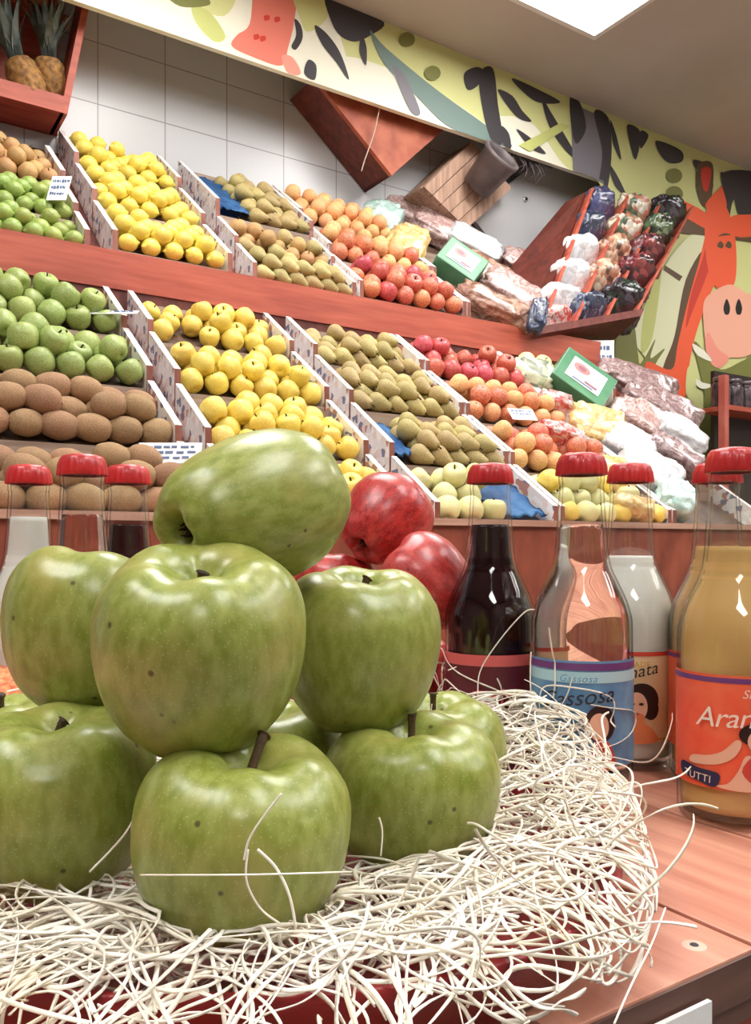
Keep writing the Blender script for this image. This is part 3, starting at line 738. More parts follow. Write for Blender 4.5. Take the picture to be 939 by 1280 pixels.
ca, cb, cc, cdd = onY(530, 233, 2.58), onY(584, 286, 2.58), onY(640, 235, 2.58), onY(590, 176, 2.58)
n = 5
for k in range(n):
    t0, t1 = k/n+.006, (k+1)/n-.006
    bm = bmesh.new(); prism(bm, [ca+(cb-ca)*t0, ca+(cb-ca)*t1, cdd+(cc-cdd)*t1, cdd+(cc-cdd)*t0], (0, .02, 0)); mk('plank', fixn(bm), M_palewood, cr, smooth=False)
for a, b in ((ca, cb), (cb, cc), (ca, cdd)):
    nn = Vector((b.z-a.z, 0, a.x-b.x)).normalized()*.012; mid = (ca+cc)/2
    if nn.dot(mid-a) < 0: nn = -nn
    bm = bmesh.new(); prism(bm, [a+Vector((0, .02, 0)), b+Vector((0, .02, 0)), b+nn+Vector((0, .02, 0)), a+nn+Vector((0, .02, 0))], (0, .14, 0)); mk('side_board', fixn(bm), M_palewood, cr, smooth=False)
pot = mk('pot', lathe(bmesh.new(), [(0, 0), (.045, 0), (.056, .10), (.060, .105), (.060, .115), (.052, .115), (.050, .10), (.038, .012), (0, .012)], 28), mat('dark_grey_pot', (92, 82, 84), (116, 106, 106), scale=20, rough=.5), loc=onY(596, 234, 2.56)); pot.scale = (1.35,)*3
pot.rotation_euler = rot_to((.16, -.74, .52)); tag(pot, 'dark grey round pot stuck to the pale hung crate', 'pot')
bm = bmesh.new(); rg = random.Random(5)
for k in range(16):
    a = onY(628+k*3.2, 186+k*1.2, 2.53); l = rg.uniform(.05, .10)
    tube(bm, [a, a+Vector((.012+rg.uniform(-.02, .02), -.01, -l*.6)), a+Vector((.0+rg.uniform(-.03, .04), -.012, -l))], [.003, .0025, .001], 4)
tube(bm, [onY(622, 180, 2.529), onY(690, 208, 2.529)], .009, 6)
tag(mk('twig_brush', bm, mat('dark_twigs', (62, 50, 52), (96, 82, 82), scale=40)), 'dark bristly twig brush under the painted fascia', 'brush')
gb = empty('grey_board', (0, 0, 0), 'plain light grey board with a screw between pale crate and slanted case', 'board')
wall_poly([(588, 268), (640, 334), (748, 234), (700, 180)], 2.66, 2.68, 'panel', mat('grey_panel', (196, 196, 198), rough=.6), parent=gb)
bm = bmesh.new(); lathe(bm, [(0, .004), (.010, .004), (.012, .0), (.012, -.004)], 16, 0); lathe(bm, [(0, .010), (.005, .009), (.006, .0)], 12, 1)
sc = mk('screw', bm, [mat('steel_washer', (206, 206, 206), rough=.3, metal=.6), mat('dark_screw', (40, 38, 40))], gb); sc.location = onY(657, 249, 2.656); sc.rotation_euler = (PI/2, 0, 0)

# ---------- pineapple box, top left
pb = empty('wooden_box', (0, 0, 0), 'red brown wooden box with pineapples at the top left of the tiled wall', 'box')
zb0 = CZ+1.275
mk('front_board', box(.12, .585, 2.585, 2.603, zb0, zb0+.05), M_redwood, pb, smooth=False)
mk('floor_board', box(.12, .585, 2.603, 2.74, zb0, zb0+.015), M_redwood, pb, smooth=False)
bm = bmesh.new(); prism(bm, [Vector((.575, 2.59, zb0)), Vector((.595, 2.59, zb0)), Vector((.675, 2.59, zb0+.43)), Vector((.655, 2.59, zb0+.43))], (0, .15, 0)); mk('side_board', fixn(bm), M_redwood, pb, smooth=False)
mk('shelf_board', box(.12, .62, 2.68, 2.74, zb0+.335, zb0+.35), M_redwood, pb, smooth=False)
mk('back_board', box(.12, .60, 2.735, 2.748, zb0, zb0+.43), M_redwood, pb, smooth=False)
def pineapple(pos, lean, label, seed, s=1.0):
    r = empty('pineapple', pos, label, 'pineapple', 'pineapples in the wooden box', rot=lean); r.scale = (s, s, s)
    bm = bmesh.new()
    prof = [(0, 0), (.028, .003), (.042, .02), (.049, .055), (.047, .095), (.038, .125), (.022, .137), (0, .140)]
    def fn(rr, z, a):
        b = abs(math.sin(4*a+z*95)*math.sin(4*a-z*95)); return rr*(1+.10*b), z
    lathe(bm, crom(prof, 6), 64, 0, fn)
    mk('fruit_body', bm, mat('pineapple_skin', (112, 76, 40), (168, 122, 62), scale=70, rough=.7, bump=.5), r)
    b2 = bmesh.new(); rg = random.Random(seed)
    for k in range(46):
        a = k*2.4; lv = k/46; ln = .19-.07*abs(lv-.4); out = .08*(1-lv)+.010
        d = Vector((math.cos(a), math.sin(a), 0)); sd = Vector((-math.sin(a), math.cos(a), 0)); prev = None
        for j in range(6):
            t = j/5; c = d*(.012+out*t**1.6)+Vector((0, 0, .13+ln*t*(1-.25*t*(1-lv)))); wd = .018*(1-t**1.4)+.0006
            cur = [b2.verts.new(c-sd*wd), b2.verts.new(c+d*-.003*(1-t)), b2.verts.new(c+sd*wd)]
            if prev:
                b2.faces.new((prev[0], prev[1], cur[1], cur[0])); b2.faces.new((prev[1], prev[2], cur[2], cur[1]))
            prev = cur
    mk('leaf_crown', b2, mat('pineapple_leaves', (48, 58, 50), (92, 100, 96), scale=30, rough=.45), r)
pineapple(Vector((.515, 2.635, zb0+.02)), (-.05, -.42, .3), 'golden brown pineapple at the left in the wooden wall box', 1, .98)
pineapple(Vector((.565, 2.685, zb0+.06)), (0, -.38, 1.3), 'darker pineapple at the right in the wooden wall box, by its side board', 2, .95)
pineapple(Vector((.32, 2.67, zb0+.02)), (-.1, -.2, 2), 'pineapple mostly beyond the left edge in the wooden wall box', 3, 1)
M_org = mat('orange_peel', (216, 110, 50), (232, 152, 90), scale=24, rough=.5)
og = fruit_mesh('orange', P_round, M_org, stem=False)
for k, x in enumerate((.22, .30, .375, .45, .53)):
    o = bpy.data.objects.new('orange', og); COL.objects.link(o); o.location = (x, 2.70, zb0+.35+.033); o.scale = (.07,)*3; o.rotation_euler = (k, k*.7, 0)
    tag(o, 'orange on the little shelf above the pineapples', 'orange', 'oranges above the pineapples')

# ---------- dark shelf unit at the right edge
su = empty('shelf_unit', (0, 0, 0), 'dark shelf unit with red frame at the right edge before the mural', 'shelf unit')
q0 = onY(906, 560, 2.2); x0, y0 = q0.x, q0.y
zsh = onY(920, 507, 2.2).z
mk('post', box(x0, x0+.03, y0, y0+.03, 0, onY(906, 468, 2.2).z), mat('pink_red_post', (176, 84, 72), (196, 110, 96), scale=9), su, smooth=False)
mk('shelf', box(x0+.03, x0+.9, y0, y0+.14, zsh-.02, zsh), M_redwood, su, smooth=False)
mk('back_board', box(x0+.13, x0+.9, y0+.14, y0+.16, 0, onY(906, 452, 2.2).z), mat('black_back', (36, 26, 26)), su, smooth=False)
mk('base_shelf', box(x0+.03, x0+.9, y0, y0+.14, CZ-.1, CZ-.08), M_redwood, su, smooth=False)
jm = mat('dark_jar', (44, 34, 40), (90, 74, 78), scale=30, rough=.25)
for k in range(3):
    j = mk('jar', lathe(bmesh.new(), crom([(0, 0), (.036, 0), (.04, .01), (.04, .09), (.034, .105), (.03, .11), (.03, .118)], 3)+[(0, .118)], 24), jm, loc=(x0+.075+.095*k, y0+.07, zsh))
    mk('lid', lathe(bmesh.new(), [(0, .135), (.031, .134), (.033, .130), (.033, .116), (0, .116)], 24), mat('jar_lid', (120, 110, 116), rough=.3, metal=.5), j)
    tag(j, ['dark jar nearest the red post on the right edge shelf', 'second dark jar from the red post on the shelf', 'third dark jar from the red post on the shelf'][k], 'jar', 'dark jars on the shelf')

# ================================================================== FOREGROUND
T = -.165                       # table top below the eye
TZ = CZ+T
tb = empty('display_table', (0, 0, 0), 'pinkish wooden plank table in the foreground carrying apples and bottles', 'table')
tx0, tx1, ty0, ty1 = -.55, 1.35, .203, .92
edges = [tx0, -.42, -.27, -.12, .03, .18]
xg = .218+.083                  # the joint seen in the photograph
g = cam(870, 1150, .165*F/470)
xg = g.x
edges = []
x = xg-.115*6
while x < tx1: edges.append(x); x += .115
for a, b in zip(edges, edges[1:]):
    mk('plank', box(a+.0013, b-.0013, ty0, ty1, TZ-.014, TZ, .001), [M_table], tb, smooth=False)
e0, e1_ = edges[0], edges[-1]
mk('edge_strip', box(e0, e1_, ty0+.0005, ty0+.012, TZ-.028, TZ-.0135), M_tableend, tb, smooth=False)
bm = box(e0, e1_, ty0-.0015, ty0, TZ-.0185, TZ-.001); mk('sawn_edge', bm, M_tableend, tb, smooth=False)
mk('gap_shade_sheet', box(e0+.01, e1_-.01, ty0+.03, ty1-.02, TZ-.022, TZ-.0145), M_darkwood, tb, smooth=False)  # added dark sheet, stands in for shade in the plank gaps
mk('apron', box(e0, e1_, ty0+.006, ty0+.03, TZ-.14, TZ-.028), M_redwood, tb, smooth=False)
for lx in (e0+.05, e1_-.11):
    for ly in (ty0+.03, ty1-.09):
        mk('leg', box(lx, lx+.06, ly, ly+.06, 0, TZ-.014), M_redwood, tb, smooth=False)
kn = cam(868, 1182, .165*F/502)
bm = bmesh.new(); lathe(bm, [(0, .0003), (.0045, .0003), (.005, 0)], 14, 0); lathe(bm, [(0, .0007), (.0016, .0006), (.002, .0002)], 10, 1)
o = mk('screw_hole', bm, [mat('pale_filler', (214, 176, 156)), M_inkd], tb); o.location = (kn.x, kn.y, TZ)
pc = cam(845, 1268, .285)
card(Vector((.232, ty0-.004, TZ-.062)), .10, .053, 0, 0, 'white price card fixed to the front edge of the plank table', 2, seed=9)

# ---------- red tray
tcx, tcd = -.055, .475
def tray_pt(a, f=1.0, n=2.6, ax=.172, ad=.222):
    c, s = math.cos(a), math.sin(a)
    return tcx+f*ax*math.copysign(abs(c)**(2/n), c), tcd+f*ad*math.copysign(abs(s)**(2/n), s)
bm = bmesh.new(); seg = 72; rings = []
for f, z in ((.0, .003), (.9, .003), (.94, .006), (.985, .026), (1.0, .030), (1.012, .029), (1.0, .022), (.95, .001), (.9, 0), (0, 0)):
    if f == 0: rings.append([bm.verts.new(cxz(tcx, tcd, T+z))])
    else: rings.append([bm.verts.new(cxz(*tray_pt(2*PI*k/seg, f), T+z)) for k in range(seg)])
for a, b in zip(rings, rings[1:]):
    for k in range(seg):
        k2 = (k+1) % seg
        if len(a) == 1: bm.faces.new((a[0], b[k], b[k2]))
        elif len(b) == 1: bm.faces.new((a[k2], a[k], b[0]))
        else: bm.faces.new((a[k], b[k], b[k2], a[k2]))
tag(mk('tray', fixn(bm), M_tray), 'shallow red oval tray under the straw and green apples', 'tray')

# ---------- green apples
P_big = [(0, -.285), (.03, -.30), (.075, -.345), (.125, -.395), (.19, -.425), (.27, -.402), (.37, -.322), (.45, -.185), (.491, -.03), (.5, .10), (.487, .225), (.44, .33),
         (.365, .405), (.285, .437), (.21, .435), (.14, .405), (.085, .35), (.04, .295), (0, .275)]
def apple_shape(name, seed, squash=1.0, cone=0.0, lob=.014):
    rg = random.Random(seed); ph = [rg.uniform(0, 6.28) for _ in range(3)]
    def fn(r, z, a):
        k = 1+lob*math.cos(5*a+ph[0])*(1 if z < 0 else .5)+.018*math.cos(2*a+ph[1])+.012*math.cos(3*a+ph[2])
        if z < .1: k *= 1-cone*(.1-z)
        z2 = z*squash
        if r > .1: z2 += .016*math.cos(a+ph[1])*r*2+(.012*math.cos(5*a+ph[0]) if abs(z) > .3 else 0)
        return r*k, z2
    bm = bmesh.new(); lathe(bm, crom(P_big, 4), 64, 0, fn)
    return bm
APPLES = []
def apple(name, px, py, d, D, axis, label, m, seed, group, squash=1.0, cone=0.0, stem=.16, bend=(.03, .02), dx=0):
    c = cam(px, py, d)
    r = empty(name, c, label, 'apple', group)
    bm = apple_shape(name, seed, squash, cone)
    ax = Vector((RX*axis[0]+FX*axis[1], RY*axis[0]+FY*axis[1], axis[2]))
    r.rotation_euler = rot_to(ax); r.scale = (D, D, D)
    for v in bm.verts: pass
    mk('skin', bm, m, r)
    if stem:
        bm = bmesh.new(); z0 = .27*squash
        tube(bm, crom([(0, 0, z0-.02), (bend[0]*.3, bend[1]*.3, z0+stem*.5), (bend[0], bend[1], z0+stem), (bend[0]*1.3, bend[1]*1.3, z0+stem*1.12)], 4), [.026]*4+[.022]*4+[.025]*4+[.036], 8)
        mk('stem', bm, M_stem, r)
    bm = bmesh.new()
    for k in range(6):
        a = k*PI/3; tube(bm, [(.02*math.cos(a), .02*math.sin(a), -.30*squash), (.05*math.cos(a), .05*math.sin(a), -.335*squash), (.035*math.cos(a+.3), .035*math.sin(a+.3), -.385*squash)], [.018, .014, .004], 5)
    mk('calyx', bm, M_calyx, r)
    APPLES.append((c, D*.5))
    return r
G = 'green apples heaped on the straw'
apple('green_apple', 251, 815, .3256, .080, (.06, -.33, 1), 'large green apple in front centre of the heap with stem facing up', M_green, 1, G, 1.06, .0, .11, (.01, .0))
apple('green_apple', 303, 1050, .310, .080, (.12, -.08, 1), 'bottom front green apple half sunk in the straw, stem leaning right', M_green, 2, G, .95, 0, .19, (.08, .02))
apple('green_apple', 72, 1002, .344, .080, (-.02, -.05, 1), 'green apple at the bottom left of the heap', M_green, 3, G, 1.0, .0, .13)
apple('green_apple', 513, 990, .390, .0805, (.02, -.10, 1), 'green apple at the bottom right of the heap with upright stem', M_green, 4, G, .90, 0, .19, (.0, .01))
apple('green_apple', 450, 814, .408, .080, (.03, -.12, 1), 'green apple in the second layer at the right, before the red apples', M_green, 5, G, 1.06, .05, .14)
apple('green_apple', 116, 792, .3925, .080, (.10, .10, 1), 'green apple in the second layer at the left, before the left bottles', M_green, 6, G, 1.05, .05, .14)
apple('green_apple', 312, 638, .368, .0685, (.66, .70, .27), 'topmost green apple lying on its side with its dark end showing', M_green, 7, G, 1.36, .12, .10)
apple('green_apple', 541, 950, .475, .080, (.0, -.1, 1), 'green apple at the back right, partly behind the bottom right one', M_green, 8, G, .95, 0, .2, (.0, .0))
apple('green_apple', 8, 958, .455, .080, (-.1, 0, 1), 'green apple at the back left, cut by the photo edge', M_green, 9, G, .98, 0, .2)
apple('green_apple', 345, 965, .440, .080, (0, 0, 1), 'green apple hidden deep between the bottom ones of the heap', M_green, 10, G, .95, 0, .2)

# ---------- red apples behind the green ones
GR = 'red apples piled behind the green apples'
def red(x, d, z, axis, label, seed, D=.074, cone=.25):
    c = cxz(x, d, z); px = 469.5+x/d*F; py = HY-z/d*F
    apple('red_apple', px, py, d, D, axis, label, M_red, seed, GR, 1.08, cone, .14)
red(.0066, .72, .0185, (.55, .55, .60), 'topmost red apple of the pile with its dark end toward the left', 21, .077, .35)
red(.041, .655, -.0325, (-.75, .1, .55), 'red apple in the middle of the pile, leaning beside the dark bottle', 22, .076, .3)
hid = 'dull red apple low in the pile, hidden behind the green apples'
red(-.035, .735, -.045, (.1, .1, 1), 'red apple supporting the topmost one from behind at the left', 23)
red(.042, .765, -.046, (0, .2, 1), 'red apple supporting the topmost one from behind at the right', 24)
red(.005, .675, -.122, (.1, -.1, 1), hid, 25); red(.075, .71, -.122, (0, .1, 1), 'red apple on the table between the pile and the dark bottle', 26)
red(.035, .79, -.122, (.1, .2, 1), hid, 27); red(-.042, .785, -.122, (.1, 0, 1), hid, 28)
red(-.07, .71, -.122, (0, 0, 1), hid, 29)

# ---------- peach at the left edge
pe = empty('peach', cam(8, 893, .62), 'orange pink peach at the left edge behind the green apples', 'peach'); pe.scale = (.082,)*3
bm = bmesh.new(); lathe(bm, crom(P_round, 5), 40, 0, lambda r, z, a: (r*(1-.05*math.exp(-((a-PI)/.25)**2)), z)); mk('skin', bm, mat('big_peach_skin', (226, 104, 66), (240, 178, 120), scale=22, rough=.6), pe)
pe.location.z = TZ+.038

# ---------- bottles
def text_mesh(txt, size, shear=.0, spacing=1.0):
    c = bpy.data.curves.new('t', 'FONT'); c.body = txt; c.size = size; c.shear = shear; c.space_character = spacing; c.resolution_u = 3
    o = bpy.data.objects.new('t', c); COL.objects.link(o); bpy.context.view_layer.update()
    dg = bpy.context.evaluated_depsgraph_get(); me = bpy.data.meshes.new_from_object(o.evaluated_get(dg))
    bpy.data.objects.remove(o); bpy.data.curves.remove(c)
    return me
BR_ = .0335
def wrap(bm, R):
    for v in bm.verts:
        s, z, o = v.co.x, v.co.y, v.co.z
        v.co = Vector(((R+o)*math.sin(s/R), -(R+o)*math.cos(s/R), z))
def label_mesh(z0, z1, half, decals, mats, bands):
    """paper patch wrapped round the body; bands: (za, zb, material); decals: (polygon in s,z, material)"""
    bm = bmesh.new(); n = 60
    for za, zb, mi, o in bands:
        vs = []
        for i in range(n+1):
            s = -half+2*half*i/n
            vs.append((bm.verts.new((s, za, o)), bm.verts.new((s, zb, o))))
        for a, b in zip(vs, vs[1:]): bm.faces.new((a[0], b[0], b[1], a[1])).material_index = mi
    for k, (pts, mi) in enumerate(decals):
        q = crom(pts, 4, True); tmp = bmesh.new()
        f = tmp.faces.new([tmp.verts.new((p[0], p[1], .0006+.00008*k)) for p in q]); f.normal_update()
        if f.normal.z < 0: f.normal_flip()
        bmesh.ops.triangulate(tmp, faces=tmp.faces[:]); bmesh.ops.subdivide_edges(tmp, edges=tmp.edges[:], cuts=2, use_grid_fill=True)
        mp = {v: bm.verts.new(v.co) for v in tmp.verts}
        for g_ in tmp.faces: bm.faces.new([mp[v] for v in g_.verts]).material_index = mi
        tmp.free()
    wrap(bm, BR_+.0005)
    return bm
prof_out = [(0, .004), (.022, .003), (.030, .0), (.0328, .004), (.0335, .012), (.0335, .060), (.0335, .108), (.0325, .118), (.0295, .128), (.0245, .139), (.0200, .149), (.0178, .160), (.0166, .175), (.0155, .192), (.0148, .204), (.0152, .207), (.0152, .214), (.0138, .216)]
def body_r(z):
    for (r0, z0), (r1, z1) in zip(prof_out[3:], prof_out[4:]):
        if z0 <= z <= z1: return r0+(r1-r0)*(z-z0)/(z1-z0)
    return .0335
def bottle(px, d, label, liq, fill, lab=None, turn=0.0, scale=1.0):
    p = cam(px, 700, d); p.z = TZ
    rz = math.atan2(-p.y, -p.x)+PI/2+turn
    r = empty('bottle', p, label, 'bottle', 'lemonade bottles with red caps', rot=(0, 0, rz)); r.scale = (scale,)*3
    outer = crom(prof_out, 4)
    inner = [(max(rr-.0022, 0), z+(.0035 if i < 12 else 0)) for i, (rr, z) in enumerate(outer)][::-1]
    bm = bmesh.new(); lathe(bm, outer+inner[:-1]+[(0, .0075)], 56); mk('glass', bm, M_glass, r)
    lp = [(0, .0078), (.0285, .0078)]; z = .010
    while z < fill: lp.append((body_r(z)-.0024, z)); z += .004
    lp += [(body_r(fill)-.0024, fill), (0, fill)]
    bm = bmesh.new(); lathe(bm, lp, 56); mk('drink', bm, liq, r)
    bm = bmesh.new()                                       # fluted crown cap
    def fl(rr, z, a): return (rr*(1+.035*math.cos(21*a)) if z < .221 else rr), z
    lathe(bm, [(.0140, .2115), (.0168, .2115), (.0170, .2125), (.0163, .219), (.0152, .2235), (.0135, .2255), (.007, .2268), (0, .227)], 84, 0, fl); mk('crown_cap', bm, M_cap, r)
    if lab:
        z0, z1, half, decals, mats, bands, texts = lab
        lb = mk('label', label_mesh(z0, z1, half, decals, mats, bands), mats, r, smooth=True)
        for txt, size, s, z, ang, sh, m, sp in texts:
            me = text_mesh(txt, size, sh, sp); bm = bmesh.new(); bm.from_mesh(me)
            ca_, sa_ = math.cos(ang), math.sin(ang)
            for v in bm.verts: v.co = Vector((s+v.co.x*ca_-v.co.y*sa_, z+v.co.x*sa_+v.co.y*ca_, .0018))
            wrap(bm, BR_+.0005); mk('lettering', bm, m, lb, smooth=False)
    return r
Q_cola = liquid('dark_cola', (26, 4, 8), .0, .05); Q_clear = liquid('clear_lemonade', (252, 246, 244), 1.0)
Q_milk = liquid('cloudy_lemonade', (240, 240, 232), .15, .35); Q_juice = liquid('orange_lemonade', (232, 190, 120), .30, .35)
Q_rose = liquid('clear_pink_drink', (246, 214, 208), 1.0); Q_dark = liquid('dark_red_drink', (40, 8, 10), .0, .05)
L_maroon, L_pinkred, L_blue, L_lblue, L_purple = mat('lab_maroon', (92, 22, 34), rough=.4), mat('lab_pinkred', (206, 92, 90), rough=.4), mat('lab_blue', (84, 128, 172), (110, 156, 190), scale=60, rough=.4), mat('lab_lblue', (170, 206, 216), rough=.4), mat('lab_purple', (110, 60, 120), rough=.4)
L_cream, L_red, L_hair, L_skin, L_orange = mat('lab_cream', (226, 196, 150), (234, 210, 170), scale=50, rough=.4), mat('lab_red', (206, 70, 56), rough=.4), mat('lab_hair', (44, 22, 22), rough=.4), mat('lab_skin', (232, 180, 150), rough=.4), mat('lab_orange', (236, 84, 54), (240, 108, 72), scale=50, rough=.4)
L_navy, L_white, L_gold, L_dk = mat('lab_navy', (44, 44, 76), rough=.4), mat('lab_white', (240, 222, 206), rough=.4), mat('lab_gold', (206, 160, 60), rough=.4), mat('lab_dark', (40, 36, 44), rough=.4)
L_robe = mat('lab_robe', (226, 130, 84), rough=.4)
def ell(cx_, cz_, a, b, n=10, t=0): return [(cx_+a*math.cos(2*PI*k/n)*math.cos(t)-b*math.sin(2*PI*k/n)*math.sin(t), cz_+a*math.cos(2*PI*k/n)*math.sin(t)+b*math.sin(2*PI*k/n)*math.cos(t)) for k in range(n)]
lab_dark = (.022, .088, .06, [], [L_maroon, L_pinkred, L_white], [(.022, .088, 0, 0), (.080, .088, 1, .0003)], [('Cola', .018, -.017, .050, .1, .2, L_pinkred, 1)])
face_blue = [(ell(.012, .050, .010, .012), 3), (ell(.011, .048, .0065, .009), 4), ([(.002, .022), (.022, .022), (.019, .036), (.013, .040), (.008, .038)], 5)]
lab_blue = (.022, .090, .062, face_blue, [L_blue, L_lblue, L_purple, L_hair, L_skin, L_red], [(.022, .090, 0, 0), (.084, .0885, 2, .0003), (.076, .083, 1, .0002)],
            [('Gassosa', .0065, -.014, .0768, 0, .3, L_blue, 1.1), ('Gassosa', .0145, -.027, .059, .12, .35, L_dk, 1.0)])
face_cream = [(ell(.008, .052, .0125, .0125), 3), (ell(.0145, .046, .006, .008), 3), (ell(.0045, .0475, .0075, .0105), 4), ([(-.006, .022), (.019, .022), (.016, .031), (.010, .036), (.009, .042), (.002, .042), (-.002, .034)], 6),
              (ell(.0015, .0495, .0017, .0010, 6), 3), (ell(.0075, .0495, .0017, .0010, 6), 3), (ell(.0045, .0425, .0018, .0008, 6), 5)]
lab_cream = (.022, .087, .062, face_cream, [L_cream, L_gold, L_red, L_hair, L_skin, L_red, L_robe], [(.022, .087, 0, 0), (.084, .087, 2, .0003), (.0235, .0245, 1, .0003)],
             [('LIMONADE', .0055, -.016, .0765, 0, .0, L_gold, 1.1), ('Limonata', .0125, -.026, .062, .22, .35, L_dk, 1.0)])
pin = [([(-.026, .037), (-.010, .0385), (.0, .044), (.004, .052), (.001, .054), (-.006, .047), (-.014, .0435), (-.025, .0415)], 4),
       ([(-.012, .0265), (-.004, .028), (.002, .036), (.006, .045), (.012, .043), (.018, .030), (.012, .025), (.0, .0245)], 4),
       ([(.004, .036), (.012, .047), (.020, .045), (.024, .032), (.014, .027)], 5),
       (ell(.0115, .0575, .009, .0065), 3), (ell(.0125, .0535, .0055, .0065), 4), (ell(.0105, .0545, .0009, .0006, 6), 3), (ell(.0145, .0545, .0009, .0006, 6), 3), (ell(.0125, .0505, .0014, .0006, 6), 5),
       ([(-.033, .0295), (-.020, .0270), (-.010, .0255), (-.008, .0335), (-.020, .0350), (-.033, .0365)], 6)]
lab_orange = (.024, .091, .064, pin, [L_orange, L_gold, L_purple, L_hair, L_skin, L_red, L_navy, L_white], [(.024, .091, 0, 0), (.0865, .0895, 2, .0003)],
              [('TUTTI', .0062, -.030, .0285, -.06, .0, L_white, 1.05), ('Aranciata', .0165, -.0215, .0605, .04, .3, L_white, .95), ('Siciliana', .007, .004, .0785, .02, .3, L_white, 1)])
bottle(613, .62, 'bottle of dark cola with maroon label beside the red apples', Q_cola, .181, lab_dark, scale=.99)
bottle(727, .57, 'clear lemonade bottle with a blue label behind the straw', Q_clear, .178, lab_blue)
bottle(788, .64, 'cloudy white lemonade bottle with cream portrait label between blue and orange ones', Q_milk, .156, lab_cream)
bottle(918, .51, 'orange lemonade bottle with orange pin-up label at the right front', Q_juice, .166, lab_orange, scale=.985)
bottle(897, .60, 'orange lemonade bottle mostly hidden behind the right front one', Q_juice, .166, lab_orange, turn=.4, scale=.985)
bottle(36, .655, 'cloudy white lemonade bottle at the left edge behind the apples', Q_milk, .186, None)
bottle(103, .60, 'clear pink drink bottle, middle of the left three behind the apples', Q_rose, .184, None, scale=1.01)
bottle(160, .655, 'dark red drink bottle, right of the left three behind the apples', Q_dark, .180, lab_dark)

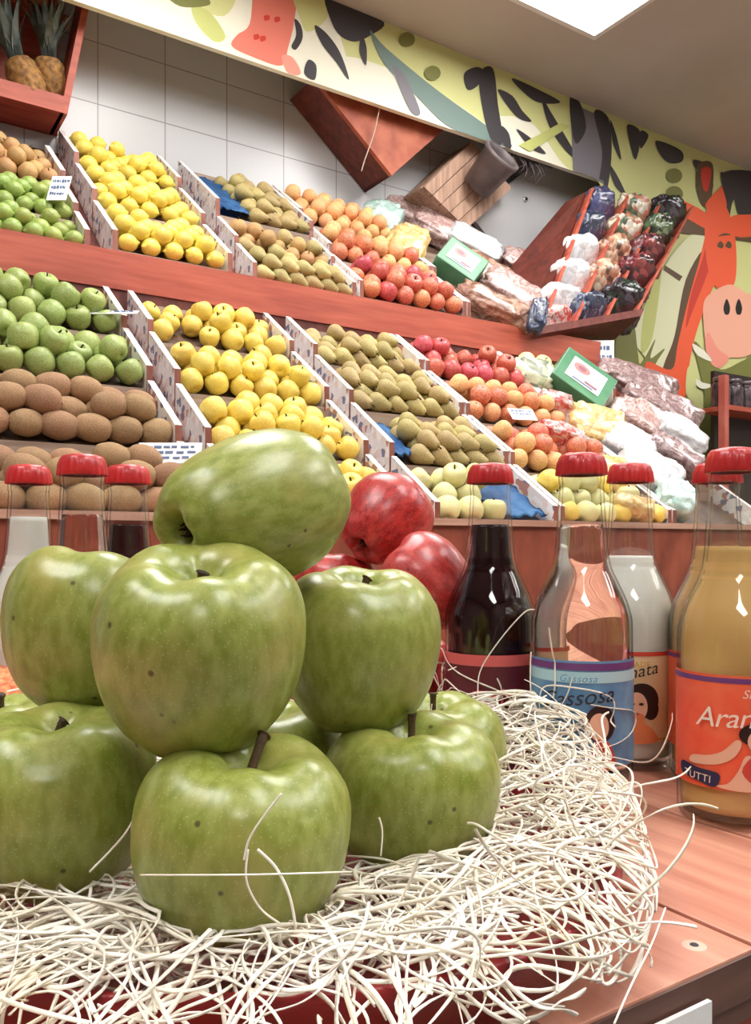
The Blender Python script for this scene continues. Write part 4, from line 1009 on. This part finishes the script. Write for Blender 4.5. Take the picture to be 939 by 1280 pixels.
# ---------- wood wool
def straw():
    rg = random.Random(4); bm = bmesh.new()
    AP = [(c, r*1.02) for c, r in APPLES[:10]]
    def strand(start, head, length, curl, lift, nseg=11, wd=.00085, zf=None, th=.00022, up=.6):
        p = Vector(start); ds = length/nseg; pts = [p.copy()]
        t = Vector((math.cos(head), math.sin(head), lift)).normalized()
        ax = Vector((rg.uniform(-1, 1)*up, rg.uniform(-1, 1)*up, rg.choice((-1, 1)))).normalized()
        for i in range(nseg):
            t = Quaternion(ax, abs(curl)*ds) @ t
            ax = (ax+Vector((rg.uniform(-.35, .35), rg.uniform(-.35, .35), rg.uniform(-.25, .25)))).normalized()
            p = p+t*ds
            xq = RX*p.x+RY*p.y; dq = FX*p.x+FY*p.y; rq = rr(xq, dq)
            lo_ = .031 if .92 < rq < 1.12 else .006
            if p.z < TZ+lo_: p.z = TZ+lo_+rg.uniform(0, .003); t.z = abs(t.z)*.5
            if zf:
                m_ = zf(p)
                if p.z > m_: p.z = p.z*.6+m_*.4; t.z = -abs(t.z)*.4
                if rq > 1.16:
                    k_ = .4+.6*1.16/rq; p = cxz(icx+(xq-icx)*k_, icd+(dq-icd)*k_, p.z-CZ)
            t.normalize(); pts.append(p.copy())
        for it in range(2):
            pts = [pts[0]]+[(a+b*2+c)/4 for a, b, c in zip(pts, pts[1:], pts[2:])]+[pts[-1]]
        pts = [Vector(q) for q in crom([tuple(q) for q in pts], 2)]
        for q_ in pts:
            for c, r in AP:
                q = q_-c; l = Vector((q.x, q.y, q.z*1.1)).length
                if l < r: q_ += q*(r/max(l, 1e-4)-1)
            for c, r in BOT:
                q = Vector((q_.x-c.x, q_.y-c.y, 0))
                if q.length < r: q_ += q.normalized()*(r-q.length)
        tw = rg.uniform(0, PI); prev = None; n = len(pts); dt = rg.uniform(-.2, .2)
        for i, p in enumerate(pts):
            t = (pts[min(i+1, n-1)]-pts[max(i-1, 0)])
            if t.length < 1e-6: t = Vector((1, 0, 0))
            t.normalize(); a = t.cross(Vector((0, .1, 1)))
            if a.length < 1e-3: a = Vector((1, 0, 0))
            a.normalize(); b = t.cross(a); tw += dt
            u = (a*math.cos(tw)+b*math.sin(tw))*wd; v = (b*math.cos(tw)-a*math.sin(tw))*th
            ring = [bm.verts.new(p+u+v), bm.verts.new(p+u-v), bm.verts.new(p-u-v), bm.verts.new(p-u+v)]
            if prev:
                for k in range(4): bm.faces.new((prev[k], prev[(k+1) % 4], ring[(k+1) % 4], ring[k]))
            prev = ring
    BOT = [(cam(px, 700, d), .0355) for px, d in ((613, .62), (727, .57), (788, .64), (918, .51))]
    icx, icd = tcx, tcd
    def rr(x, d): return (abs((x-icx)/.160)**2.2+abs((d-icd)/.218)**2.2)**(1/2.2)
    def height(x, d):
        r = rr(x, d)
        side = max(0, min(1, (x+.0)/.1))*.032*math.exp(-((d-.54)/.10)**2)
        return .020+.020*math.exp(-((r-.90)/.28)**2)+side-.03*max(0, r-1.05)
    def zf(p):
        x = RX*p.x+RY*p.y; d = FX*p.x+FY*p.y
        return TZ+max(.008, height(x, d))
    cnt = 0
    while cnt < 1700:
        x = rg.uniform(-.27, .16); d = rg.uniform(.215, .73); r = rr(x, d)
        if r > 1.16: continue
        w_ = math.exp(-((r-.90)/.30)**2)
        if rg.random() > w_+.06: continue
        z = rg.uniform(.005, 1)**.7*height(x, d)
        if .9 < r: z = max(z, .030-max(0, r-1.04)*.18+rg.uniform(0, .012))
        big = rg.random() < .35
        strand(cxz(x, d, T+z), rg.uniform(0, 2*PI), rg.uniform(.09, .16) if big else rg.uniform(.05, .10), rg.uniform(4, 30) if rg.random() < .6 else rg.uniform(30, 75), rg.uniform(-.3, .5), 13, rg.uniform(.0004, .00085), zf)
        cnt += 1
    for k in range(110):                                     # loose flyaway ends
        a = rg.uniform(-.5, 2.1) if k % 2 else rg.uniform(0, 2*PI); x, d = tray_pt(a, rg.uniform(.85, 1.08))
        if d < .21 or (x < -.02 and d < .36): continue
        strand(cxz(x, d, T+rg.uniform(.02, .04)), rg.uniform(0, 2*PI), rg.uniform(.05, .11), rg.uniform(35, 80), rg.uniform(.2, 1.2), 14, .0005, None, up=1.2)
    def free(pts, wd=.0007):
        q = crom([tuple(cam(*p)) for p in pts], 6); prev = None
        q = [Vector(v) for v in q]
        tube(bm, q, wd*.62, 5)
    free([(112, 1090, .298), (150, 1050, .298), (168, 1022, .297), (176, 994, .296)])
    free([(305, 1075, .262), (312, 1048, .262), (330, 1020, .262), (352, 992, .262)], .0006)
    free([(310, 1062, .262), (308, 1100, .262), (325, 1135, .262), (350, 1155, .26)], .0006)
    free([(322, 1062, .262), (345, 1085, .262), (362, 1120, .26), (370, 1160, .258)], .0008)
    free([(175, 1094, .262), (260, 1094, .258), (340, 1093, .260), (440, 1090, .275)], .0005)
    free([(598, 880, .575), (600, 840, .575), (625, 800, .57), (655, 766, .565), (668, 762, .56)], .0007)
    free([(560, 838, .6), (590, 826, .6), (610, 820, .6)], .0007)
    free([(664, 880, .54), (663, 840, .54), (664, 815, .54)], .0007)
    free([(768, 1280, .262), (790, 1230, .28), (815, 1180, .30), (832, 1135, .325)], .0006)
    free([(476, 1070, .33), (478, 1040, .33), (474, 1022, .33)], .0006)
    free([(545, 935, .425), (538, 905, .43), (540, 880, .43)], .0005)
    return bm
o = mk('wood_wool', straw(), M_straw); tag(o, 'pale curly wood wool straw spilling over the red tray under the apples', 'straw', kind='stuff')
